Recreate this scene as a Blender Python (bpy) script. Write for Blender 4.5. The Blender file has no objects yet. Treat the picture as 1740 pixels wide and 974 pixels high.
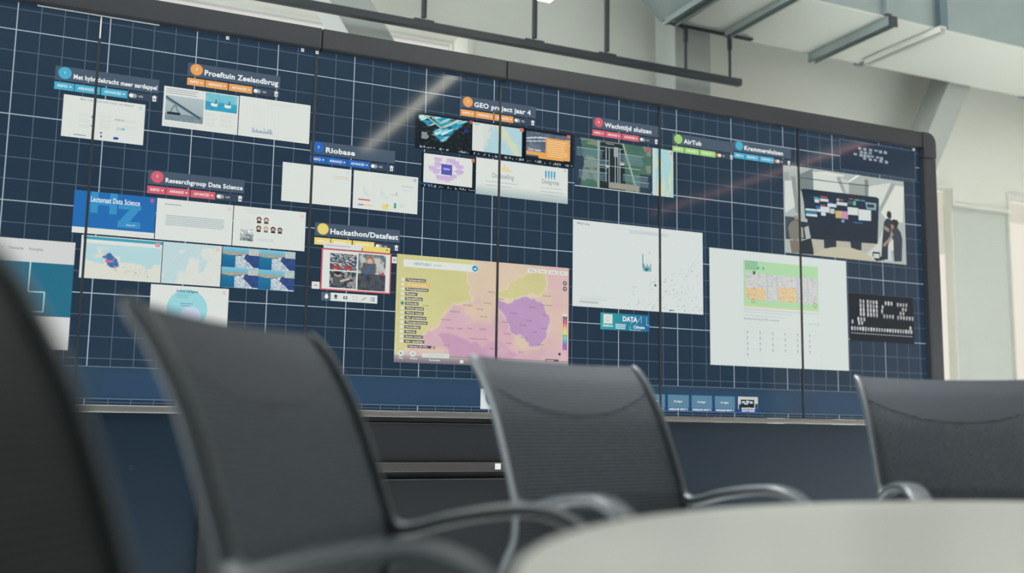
import bpy, bmesh, math, random
import numpy as np
from mathutils import Vector, Matrix

sc = bpy.context.scene
C = bpy.context.collection

# ------------------------------------------------------------------ camera
U = 0.31            # one major cell of the grid drawn on the display wall, metres
ZB = 0.90           # lower edge of the displays
cam_d = bpy.data.cameras.new('camera')
cam = bpy.data.objects.new('camera', cam_d)
C.objects.link(cam)
right = Vector((0.91158255, -0.41082707, 0.0154391))
down = Vector((0.06811075, 0.11388247, -0.99115675))
fwd = Vector((0.40543578, 0.90457277, 0.13179501))
M = Matrix.Identity(4)
for r in range(3):
    M[r][0], M[r][1], M[r][2] = right[r], -down[r], -fwd[r]
M.translation = Vector((0.19600877, -3.9319862, 0.86072709))
cam.matrix_world = M
cam_d.sensor_width = 36.0
cam_d.lens = 36.0 * 1737.14 / 1740.0
cam_d.clip_start = 0.05
cam_d.dof.use_dof = True
cam_d.dof.focus_distance = 4.1
cam_d.dof.aperture_fstop = 1.35
sc.camera = cam

# ------------------------------------------------------------------ light and exposure
sc.view_settings.view_transform = 'Standard'
sc.view_settings.look = 'None'
sc.view_settings.exposure = 0.0
sc.view_settings.gamma = 1.0
sc.view_settings.use_curve_mapping = False
w = bpy.data.worlds.new('overcast')
sc.world = w
w.use_nodes = True
wn = w.node_tree.nodes
wn['Background'].inputs[0].default_value = (0.90, 0.84, 0.75, 1)
wn['Background'].inputs[1].default_value = 1.0

def area(name, loc, rot, sx, sy, power, col):
    d = bpy.data.lights.new(name, 'AREA')
    d.shape = 'RECTANGLE'; d.size = sx; d.size_y = sy; d.energy = power; d.color = col
    o = bpy.data.objects.new(name, d); C.objects.link(o)
    o.location = loc; o.rotation_euler = rot
    return o
# daylight of an assumed, unseen window front on the left of the room
area('window_daylight', (-3.9, -0.6, 2.0), (0, math.radians(-90), 0), 3.2, 3.6, 390, (0.93, 0.99, 1.0))
# added fill beams, no skylight: bounce off the unseen floor brightens the walls
s1 = area('fill_beam', (5.9, -1.7, 3.9), (0, 0, 0), 3.4, 1.8, 500, (1.0, 1.0, 0.97)); s1.data.spread = math.radians(46)
s2 = area('fill_beam', (1.2, -0.75, 3.9), (math.radians(-8), 0, 0), 3.0, 0.6, 110, (0.97, 1.0, 1.0)); s2.data.spread = math.radians(45)
area('overhead_fill', (2.0, -2.3, 3.9), (0, 0, 0), 4.0, 1.2, 75, (0.96, 1.0, 1.0))  # added fill for the table, no such source in the ceiling

# ------------------------------------------------------------------ helpers
def lin(c):
    return tuple(((v/255/12.92) if v/255 <= 0.04045 else ((v/255+0.055)/1.055)**2.4) for v in c)

def mat(name, rgb, rough=0.6, metal=0.0, spec=0.5, noise=0.0, nscale=20, bump=0.0, bscale=200):
    m = bpy.data.materials.new(name); m.use_nodes = True
    nt = m.node_tree; b = nt.nodes['Principled BSDF']
    b.inputs['Base Color'].default_value = (*lin(rgb), 1)
    b.inputs['Roughness'].default_value = rough
    b.inputs['Metallic'].default_value = metal
    b.inputs['Specular IOR Level'].default_value = spec
    tc = nt.nodes.new('ShaderNodeTexCoord')
    if noise:
        n = nt.nodes.new('ShaderNodeTexNoise'); n.inputs['Scale'].default_value = nscale
        n.inputs['Detail'].default_value = 4
        nt.links.new(tc.outputs['Object'], n.inputs['Vector'])
        mx = nt.nodes.new('ShaderNodeMix'); mx.data_type = 'RGBA'
        a = lin(rgb)
        mx.inputs[6].default_value = (*[v*(1-noise) for v in a], 1)
        mx.inputs[7].default_value = (*[min(1, v*(1+noise)) for v in a], 1)
        nt.links.new(n.outputs['Fac'], mx.inputs[0])
        nt.links.new(mx.outputs[2], b.inputs['Base Color'])
    if bump:
        n2 = nt.nodes.new('ShaderNodeTexNoise'); n2.inputs['Scale'].default_value = bscale
        nt.links.new(tc.outputs['Object'], n2.inputs['Vector'])
        bp = nt.nodes.new('ShaderNodeBump'); bp.inputs['Strength'].default_value = bump
        bp.inputs['Distance'].default_value = 0.002
        nt.links.new(n2.outputs['Fac'], bp.inputs['Height'])
        nt.links.new(bp.outputs['Normal'], b.inputs['Normal'])
    return m

def emis(name, rgb, s):
    m = bpy.data.materials.new(name); m.use_nodes = True
    b = m.node_tree.nodes['Principled BSDF']
    b.inputs['Base Color'].default_value = (0.6, 0.6, 0.6, 1)
    b.inputs['Emission Color'].default_value = (*lin(rgb), 1)
    b.inputs['Emission Strength'].default_value = s
    return m

def obj(name, me, m=None, parent=None, smooth=False, label=None):
    if isinstance(me, bmesh.types.BMesh):
        bm = me; me = bpy.data.meshes.new(name); bmesh.ops.recalc_face_normals(bm, faces=bm.faces); bm.to_mesh(me); bm.free()
    o = bpy.data.objects.new(name, me); C.objects.link(o)
    if m: me.materials.append(m)
    if parent: o.parent = parent
    if smooth:
        for p in me.polygons: p.use_smooth = True
        me.set_sharp_from_angle(angle=math.radians(42))
    if label: o['label'] = label
    return o

def tag(o, label=None, cat=None, group=None, kind=None):
    if label: o['label'] = label
    if cat: o['category'] = cat
    if group: o['group'] = group
    if kind: o['kind'] = kind
    return o

def thing(name, label, cat, loc=(0, 0, 0), rz=0, group=None):
    o = bpy.data.objects.new(name, None); C.objects.link(o)
    o.location = loc; o.rotation_euler = (0, 0, rz); o.empty_display_size = 0.1
    return tag(o, label, cat, group)

def box(bm, x0, x1, y0, y1, z0, z1, bev=0.0):
    vs = [bm.verts.new((x, y, z)) for x in (x0, x1) for y in (y0, y1) for z in (z0, z1)]
    fs = [bm.faces.new([vs[i] for i in q]) for q in ((0, 1, 3, 2), (4, 6, 7, 5), (0, 4, 5, 1), (2, 3, 7, 6), (0, 2, 6, 4), (1, 5, 7, 3))]
    if bev:
        es = list({e for f in fs for e in f.edges})
        bmesh.ops.bevel(bm, geom=es, offset=bev, segments=2, affect='EDGES', profile=0.6)
def boxo(name, dims, m, parent=None, bev=0.0, label=None):
    bm = bmesh.new(); box(bm, *dims, bev=bev)
    return obj(name, bm, m, parent, label=label)

def cyl(bm, p, q, r0, r1=None, n=16):
    p = Vector(p); q = Vector(q); r1 = r0 if r1 is None else r1
    d = (q-p).normalized(); a = d.orthogonal().normalized(); b = d.cross(a)
    A = []; B = []
    for k in range(n):
        t = 2*math.pi*k/n; v = a*math.cos(t)+b*math.sin(t)
        A.append(bm.verts.new(p+v*r0)); B.append(bm.verts.new(q+v*r1))
    for k in range(n):
        bm.faces.new([A[k], A[(k+1) % n], B[(k+1) % n], B[k]])
    bm.faces.new(A[::-1]); bm.faces.new(B)

def lathe(bm, prof, cx=0, cy=0, n=48):
    rings = []
    for r, z in prof:
        rings.append([bm.verts.new((cx+r*math.cos(2*math.pi*k/n), cy+r*math.sin(2*math.pi*k/n), z)) for k in range(n)])
    for a, b in zip(rings, rings[1:]):
        for k in range(n): bm.faces.new([a[k], a[(k+1) % n], b[(k+1) % n], b[k]])
    bm.faces.new(rings[0][::-1]); bm.faces.new(rings[-1])

def prism(bm, pts, y0, y1):
    A = [bm.verts.new((x, y0, z)) for x, z in pts]; B = [bm.verts.new((x, y1, z)) for x, z in pts]
    n = len(pts)
    bm.faces.new(A); bm.faces.new(B[::-1])
    for k in range(n): bm.faces.new([A[k], B[k], B[(k+1) % n], A[(k+1) % n]])

def smooth_path(pts, n=8):
    """Catmull-Rom through tuples of any length"""
    P = [np.array(p, float) for p in pts]
    P = [2*P[0]-P[1]] + P + [2*P[-1]-P[-2]]
    out = []
    for i in range(1, len(P)-2):
        for k in range(n):
            t = k/n
            out.append(0.5*((2*P[i])+(-P[i-1]+P[i+1])*t+(2*P[i-1]-5*P[i]+4*P[i+1]-P[i+2])*t*t+(-P[i-1]+3*P[i]-3*P[i+1]+P[i+2])*t**3))
    out.append(P[-2])
    return out

# ------------------------------------------------------------------ materials
M_wall = mat('white_wall_paint', (236, 237, 228), 0.85, noise=0.02, nscale=3, bump=0.1)
M_strut = mat('light_grey_steel_paint', (170, 175, 171), 0.6, noise=0.02, nscale=4)
M_pier = mat('pale_pier_plaster', (200, 204, 198), 0.8, noise=0.02, nscale=4)
M_ceil = mat('ceiling_paint', (214, 216, 210), 0.9, noise=0.03, nscale=2)
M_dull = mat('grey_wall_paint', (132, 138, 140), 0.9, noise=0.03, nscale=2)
M_floor = mat('pale_floor', (166, 170, 170), 0.95, noise=0.25, nscale=60, bump=0.4)
M_frame = mat('charcoal_frame_powder_coat', (46, 47, 51), 0.45, spec=0.3, noise=0.05, nscale=40, bump=0.1)
M_cab = mat('black_glass_panel', (11, 29, 43), 0.45, spec=0.25, noise=0.04, nscale=3)
M_cab2 = mat('black_matt_panel', (20, 23, 28), 0.6, spec=0.3, noise=0.05, nscale=8)
M_bar = mat('brushed_grey_bar', (62, 59, 59), 0.4, metal=0.3, noise=0.06, nscale=30)
M_trimbar = mat('champagne_metal_edge', (112, 108, 105), 0.35, metal=0.5, noise=0.04, nscale=30)
M_black = mat('black_powder_coat', (42, 50, 56), 0.5, noise=0.06, nscale=50)
M_galv = mat('galvanised_sheet', (158, 170, 171), 0.42, metal=0.55, noise=0.10, nscale=5)
M_galvd = mat('galvanised_flange', (112, 128, 138), 0.4, metal=0.6, noise=0.1, nscale=12)
M_soffit = mat('white_soffit_lining', (208, 211, 203), 0.8, noise=0.02, nscale=3)
M_white = mat('white_lacquer', (235, 235, 228), 0.5, noise=0.01, nscale=5)
M_alu = mat('bright_aluminium', (225, 225, 220), 0.3, metal=0.2, noise=0.03, nscale=60)
M_seam = mat('panel_seam_black', (24, 28, 33), 0.5, noise=0.05, nscale=50)
M_rail = mat('satin_charcoal_metal', (52, 58, 63), 0.4, metal=0.0, spec=0.4, noise=0.04, nscale=40)
M_table = mat('pale_laminate', (168, 167, 161), 0.32, noise=0.012, nscale=5)
M_tedge = mat('pale_table_edge', (196, 194, 186), 0.5, noise=0.02, nscale=20)
M_lamp = emis('lamp_diffuser', (255, 248, 225), 16.0)
M_lampw = emis('warm_lamp_diffuser', (255, 175, 155), 7.0)

def blind_mat():
    m = bpy.data.materials.new('translucent_blind_cloth'); m.use_nodes = True
    nt = m.node_tree; nt.nodes.clear()
    o = nt.nodes.new('ShaderNodeOutputMaterial'); d = nt.nodes.new('ShaderNodeBsdfDiffuse'); t = nt.nodes.new('ShaderNodeBsdfTranslucent')
    n = nt.nodes.new('ShaderNodeTexNoise'); n.inputs['Scale'].default_value = 300
    tc = nt.nodes.new('ShaderNodeTexCoord'); nt.links.new(tc.outputs['Object'], n.inputs['Vector'])
    cr = nt.nodes.new('ShaderNodeValToRGB'); cr.color_ramp.elements[0].color = (0.78, 0.78, 0.74, 1); cr.color_ramp.elements[1].color = (0.86, 0.86, 0.82, 1)
    nt.links.new(n.outputs['Fac'], cr.inputs[0])
    nt.links.new(cr.outputs[0], d.inputs[0]); nt.links.new(cr.outputs[0], t.inputs[0])
    x = nt.nodes.new('ShaderNodeMixShader'); x.inputs[0].default_value = 0.72
    nt.links.new(d.outputs[0], x.inputs[1]); nt.links.new(t.outputs[0], x.inputs[2])
    tr = nt.nodes.new('ShaderNodeBsdfTransparent'); y = nt.nodes.new('ShaderNodeMixShader'); y.inputs[0].default_value = 0.5
    nt.links.new(x.outputs[0], y.inputs[1]); nt.links.new(tr.outputs[0], y.inputs[2]); nt.links.new(y.outputs[0], o.inputs[0])
    return m
M_blind = blind_mat()

def glass_mat():
    m = bpy.data.materials.new('window_glass'); m.use_nodes = True
    nt = m.node_tree; nt.nodes.clear()
    o = nt.nodes.new('ShaderNodeOutputMaterial'); t = nt.nodes.new('ShaderNodeBsdfTransparent'); g = nt.nodes.new('ShaderNodeBsdfGlossy')
    g.inputs['Roughness'].default_value = 0.02
    t.inputs[0].default_value = (0.97, 0.98, 0.97, 1)
    f = nt.nodes.new('ShaderNodeFresnel'); f.inputs[0].default_value = 1.3
    g_ = nt.nodes.new('ShaderNodeNewGeometry'); mm = nt.nodes.new('ShaderNodeMath'); mm.operation = 'MULTIPLY'; mi = nt.nodes.new('ShaderNodeMath'); mi.operation = 'SUBTRACT'; mi.inputs[0].default_value = 1.0
    nt.links.new(g_.outputs['Backfacing'], mi.inputs[1]); nt.links.new(mi.outputs[0], mm.inputs[0]); nt.links.new(f.outputs[0], mm.inputs[1])
    x = nt.nodes.new('ShaderNodeMixShader')
    nt.links.new(mm.outputs[0], x.inputs[0]); nt.links.new(t.outputs[0], x.inputs[1]); nt.links.new(g.outputs[0], x.inputs[2]); nt.links.new(x.outputs[0], o.inputs[0])
    return m
M_glass = glass_mat()

M_tint = M_glass.copy(); M_tint.name = 'sun_protection_glass'
for n_ in M_tint.node_tree.nodes:
    if n_.type == 'BSDF_TRANSPARENT': n_.inputs[0].default_value = (.88, .90, .93, 1)

def fabric_mat(name, c0, c1, transp, transl):
    """ribbed chair net: horizontal ribs, woven dots, some light passing through"""
    m = bpy.data.materials.new(name); m.use_nodes = True
    nt = m.node_tree; b = nt.nodes['Principled BSDF']; out = nt.nodes['Material Output']
    b.inputs['Roughness'].default_value = 0.75; b.inputs['Specular IOR Level'].default_value = 0.25
    tc = nt.nodes.new('ShaderNodeTexCoord'); sp = nt.nodes.new('ShaderNodeSeparateXYZ')
    nt.links.new(tc.outputs['Object'], sp.inputs[0])
    def math_(op, a, bb=None):
        n = nt.nodes.new('ShaderNodeMath'); n.operation = op
        for k, v in enumerate((a, bb)):
            if v is None: continue
            if hasattr(v, 'is_output'): nt.links.new(v, n.inputs[k])
            else: n.inputs[k].default_value = v
        return n.outputs[0]
    s = math_('SINE', math_('MULTIPLY', sp.outputs['Z'], 2*math.pi/0.0075))
    rib = math_('MULTIPLY_ADD', s, 0.5); nt.nodes[-1].inputs[2].default_value = 0.5
    nz = nt.nodes.new('ShaderNodeTexNoise'); nz.inputs['Scale'].default_value = 260; nz.inputs['Detail'].default_value = 2
    nt.links.new(tc.outputs['Object'], nz.inputs['Vector'])
    fac = math_('MULTIPLY', rib, math_('MULTIPLY_ADD', nz.outputs['Fac'], 1.6)); 
    nt.nodes[-2].inputs[2].default_value = -0.1
    cr = nt.nodes.new('ShaderNodeValToRGB')
    cr.color_ramp.elements[0].color = (*lin(c0), 1); cr.color_ramp.elements[1].color = (*lin(c1), 1)
    nt.links.new(fac, cr.inputs[0]); nt.links.new(cr.outputs[0], b.inputs['Base Color'])
    bp = nt.nodes.new('ShaderNodeBump'); bp.inputs['Strength'].default_value = 0.35; bp.inputs['Distance'].default_value = 0.001
    nt.links.new(rib, bp.inputs['Height']); nt.links.new(bp.outputs[0], b.inputs['Normal'])
    tl = nt.nodes.new('ShaderNodeBsdfTranslucent'); nt.links.new(cr.outputs[0], tl.inputs[0])
    m1 = nt.nodes.new('ShaderNodeMixShader'); m1.inputs[0].default_value = transl
    nt.links.new(b.outputs[0], m1.inputs[1]); nt.links.new(tl.outputs[0], m1.inputs[2])
    tr = nt.nodes.new('ShaderNodeBsdfTransparent')
    m2 = nt.nodes.new('ShaderNodeMixShader')
    nt.links.new(math_('MULTIPLY', math_('SUBTRACT', 1.0, rib), transp), m2.inputs[0])
    nt.links.new(m1.outputs[0], m2.inputs[1]); nt.links.new(tr.outputs[0], m2.inputs[2])
    nt.links.new(m2.outputs[0], out.inputs[0])
    return m
M_mesh = fabric_mat('charcoal_ribbed_net', (53, 59, 64), (108, 114, 120), 0.16, 0.5)
M_band = fabric_mat('charcoal_double_net', (50, 54, 60), (62, 67, 73), 0.0, 0.05)
M_mesh_dark = fabric_mat('darker_ribbed_net', (22, 25, 28), (40, 44, 48), 0.1, 0.1)  # darker copy of the charcoal net, on the nearest chair alone
M_band_dark = fabric_mat('darker_double_net', (26, 29, 32), (32, 35, 38), 0.0, 0.05)

# ------------------------------------------------------------------ room
def struct(o): o['kind'] = 'structure'; return o
struct(boxo('floor', (-4.2, 9.5, -7.8, 1.6, -0.1, 0), M_floor))
struct(boxo('ceiling', (-4.2, 9.5, -7.8, 1.62, 4.0, 4.15), M_ceil))
struct(boxo('wall_left', (-4.35, -4.2, -7.95, -1.2, 0, 4), M_dull))  # unseen side wall, put in to cut light on the nearest chair
struct(boxo('wall_rear', (-4.2, 9.5, -7.95, -7.8, 0, 4), M_dull))
# back wall of the room with three window openings; the pier between the right-hand windows is set back
YF, YBK = 1.30, 1.62
W1 = (-3.0, 2.24, 1.0, 3.09)
W2 = (4.3, 5.96, 0.35, 2.56)
W3 = (6.53, 8.4, 0.35, 2.56)
bm = bmesh.new()
box(bm, -4.2, W1[0], YF, YBK, 0, 4); box(bm, W1[0], W1[1], YF, YBK, 0, W1[2]); box(bm, W1[0], W1[1], YF, YBK, W1[3], 4)
box(bm, W1[1], W2[0], YF, YBK, 0, 4)
YB2 = 1.375
box(bm, W2[0], W2[1], YF, YB2, W2[3], 4); box(bm, W2[0], W2[1], YF, YB2, 0, W2[2])
box(bm, W2[1], W3[0], YF, YB2, 2.46, 4)
box(bm, W3[0], W3[1], YF, YB2, W3[3], 4); box(bm, W3[0], W3[1], YF, YB2, 0, W3[2])
box(bm, W3[1], 9.5, YF, YBK, 0, 4)
struct(obj('wall_back', bm, M_wall))
struct(boxo('trim_1', (W2[1], W3[0], YF+0.03, 1.375, 0, 2.46), M_pier))
# thin light bead following the window heads and the pier
bm = bmesh.new()
yb0, yb1 = YF-0.016, YF+0.002
box(bm, W2[0], W2[1]+.02, yb0, yb1, W2[3], W2[3]+.026)
box(bm, W2[1], W2[1]+.02, yb0, yb1, 2.461, W2[3])
box(bm, W2[1], W3[0], yb0, yb1, 2.440, 2.461)
box(bm, W3[0]-.02, W3[0], yb0, yb1, 2.461, W3[3])
box(bm, W3[0]-.02, W3[1], yb0, yb1, W3[3], W3[3]+.026)
struct(obj('trim_2', bm, M_white))
bm = bmesh.new()
box(bm, W1[0], W1[1]+.03, yb0, yb1, W1[3], W1[3]+.03)
box(bm, W1[1], W1[1]+.03, yb0, yb1, W1[2], W1[3])
struct(obj('trim_3', bm, M_white))

def window(k, W, y, bars, f=.05, m=None, py=.025):
    t = thing('window_%d' % k, None, None); struct(t)
    bm = bmesh.new(); x0, x1, z0, z1 = W
    box(bm, x0, x1, y, y+.06, z0, z0+f); box(bm, x0, x1, y, y+.06, z1-f, z1)
    box(bm, x0, x0+f, y, y+.06, z0+f, z1-f); box(bm, x1-f, x1, y, y+.06, z0+f, z1-f)
    for b in bars: box(bm, b-.02, b+.02, y, y+.06, z0+f, z1-f)
    obj('window_frame', bm, M_white, t)
    boxo('pane', (x0+f, x1-f, y+py, y+py+.008, z0+f, z1-f), m or M_glass, t)
window(1, W1, 1.52, (-1.2, .6), .014, M_tint)
window(2, W2, 1.301, (5.1,), .008, None, .001)
window(3, W3, 1.301, (7.5,), .008, None, .001)
tag(boxo('roller_blind', (W2[0]+.02, W2[1]-.008, 1.37, 1.403, 2.10, W2[3]-.01), M_blind),
    'short roller blind in the narrow bright window right beside the display wall', 'blind', 'roller blinds')
tag(boxo('roller_blind', (W3[0]+.02, W3[1]-.02, 1.40, 1.403, 2.40, W3[3]-.01), M_blind),
    'short roller blind in the bright window at the right edge', 'blind', 'roller blinds')

# steel column and leaning braces in front of the windows
o = boxo('steel_column', (3.443, 3.696, 1.0, 1.22, 0, 4.0), M_strut, bev=0.006)
tag(o, 'upright pale grey column rising behind the middle of the display wall', 'column')
def brace(p_top, p_bot, wdt, y0, y1, zt=3.99, zb=0.05):
    (xa, za), (xb, zb_) = p_top, p_bot
    s = (xa-xb)/(za-zb_); x = lambda z: xb+s*(z-zb_)
    bm = bmesh.new(); prism(bm, [(x(zb), zb), (x(zb)+wdt, zb), (x(zt)+wdt, zt), (x(zt), zt)], y0, y1)
    return obj('diagonal_brace', bm, M_strut)
struct(boxo('trim_4', (2.9, 3.43, .98, 1.26, 0, .32), M_wall))
tag(brace((1.362, 2.982), (1.473, 2.817), 0.245, 1.0, 1.24, zb=.325), 'pale grey brace leaning left, above the left part of the display wall', 'brace', None)
tag(brace((5.69, 3.274), (5.421, 2.79), 0.20, 1.0, 1.2), 'pale grey brace leaning right, by the top right corner of the display wall', 'brace', None)

# ------------------------------------------------------------------ ventilation duct with its hangers
D = thing('ventilation_duct', 'large rectangular galvanised ventilation duct hanging from the ceiling at upper right', 'duct', (4.0, 0.6, 3.2))
def rel(o, par):
    o.matrix_parent_inverse = Matrix.Translation(-par.location); return o
bm = bmesh.new(); prism(bm, [(3.31, 3.2), (9.4, 3.2), (9.4, 3.75), (3.02, 3.75), (3.02, 3.45)], 0.3, 0.95)
rel(obj('duct_body', bm, M_galv, D), D)
rel(boxo('underside_lining', (3.33, 9.4, 0.302, 0.952, 3.19, 3.1995), M_soffit, D), D)
for x0, x1 in ((4.385, 4.432), (4.80, 4.86), (6.3, 6.36)):
    rel(boxo('flange', (x0, x1, 0.27, 0.985, 3.188 if x0 > 4.5 else 3.2, 3.78), M_galvd if x0 > 4.5 else M_galv, D, bev=0.002), D)
def channel(name, x0, x1, y0, y1, z0, z1, m, lab, par=None):
    """open C section lying along Y"""
    t = 0.004; bm = bmesh.new()
    box(bm, x0, x1, y0, y1, z1-t, z1); box(bm, x0, x0+t, y0, y1, z0, z1-t); box(bm, x1-t, x1, y0, y1, z0, z1-t)
    box(bm, x0, x0+.010, y0, y1, z0, z0+t); box(bm, x1-.010, x1, y0, y1, z0, z0+t)
    o = obj(name, bm, m)
    return tag(o, lab, 'channel', 'duct support channels')
ch_ = channel('support_channel', 4.40, 4.455, 0.27, 0.95, 3.13, 3.187, M_galv, 'deep galvanised channel under the duct, second from the right')
boxo('end_cap', (4.397, 4.458, .262, .27, 3.126, 3.187), M_black, ch_, bev=.002, label='dark end cap')
channel('support_channel', 4.77, 4.82, 0.25, 0.86, 3.145, 3.187, M_white, 'thin white channel under the duct, rightmost of the four')
channel('support_channel', 3.285, 3.36, -0.4, 0.862, 3.145, 3.187, M_galv, 'galvanised channel under the left end of the duct, leftmost of four')
channel('support_channel', 3.70, 3.745, -0.4, 0.862, 3.145, 3.187, M_galv, 'galvanised channel under the duct above the right end of the black rail')

# suspended black rail with rods
R = thing('hanging_rail', 'long slim black rail hanging on black rods above the display wall', 'rail', (1.5, .88, 2.87))
rel(boxo('rail_bar', (-1.2, 3.822, .86, .90, 2.866, 2.906), M_black, R, bev=.003), R)
for x in (0.1, 1.829, 2.463, 2.912):
    bm = bmesh.new(); cyl(bm, (x, .88, 2.93), (x, .88, 4.0), .0145)
    rel(obj('hanging_rod', bm, M_black, R, True), R)
    rel(boxo('bracket', (x-.055, x+.055, .868, .892, 2.905, 2.918), M_black, R, bev=.002), R)
for x in (3.437, 3.748):
    bm = bmesh.new(); cyl(bm, (x, .88, 2.9), (x, .88, 3.14), .0085); cyl(bm, (x, .88, 3.08), (x, .88, 3.165), .014)
    rel(obj('hanging_rod', bm, M_black, R, True), R)
bm = bmesh.new(); box(bm, 3.357, 3.914, .868, .876, 3.165, 3.176); box(bm, 3.357, 3.914, .888, .896, 3.165, 3.176)
for x in (3.437, 3.748): box(bm, x-.02, x+.02, .866, .898, 3.16, 3.166)
for x in (3.32, 3.722): box(bm, x-.006, x+.006, .872, .892, 3.17, 3.19)
box(bm, 3.31, 3.37, .868, .896, 3.168, 3.172)
rel(obj('cross_bar', bm, M_black, R), R)

# ceiling lamps: long tubes running away from the display wall
def lamp(x, y0, y1, z, m, lab, wd=.075):
    t = thing('linear_lamp', lab, 'lamp', (x, (y0+y1)/2, z), 0, 'ceiling lamps')
    rel(boxo('housing', (x-wd/2, x+wd/2, y0, y1, z+.012, z+.06), M_white, t), t)
    rel(boxo('diffuser', (x-wd/2+.003, x+wd/2-.003, y0+.003, y1-.003, z, z+.012), m, t), t)
    for y in (y0+.4, (y0+y1)/2, y1-.4):
        bm = bmesh.new(); cyl(bm, (x, y, z+.06), (x, y, 4.0), .003, n=8)
        rel(obj('suspension_wire', bm, M_black, t), t)
lamp(2.345, -3.75, .53, 2.98, M_lamp, 'white glowing linear lamp whose end shows at the top edge')
lamp(5.72, -4.9, -.9, 3.0, M_lampw, 'warm dim linear lamp mirrored as a reddish streak on the display wall', .05)

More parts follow.
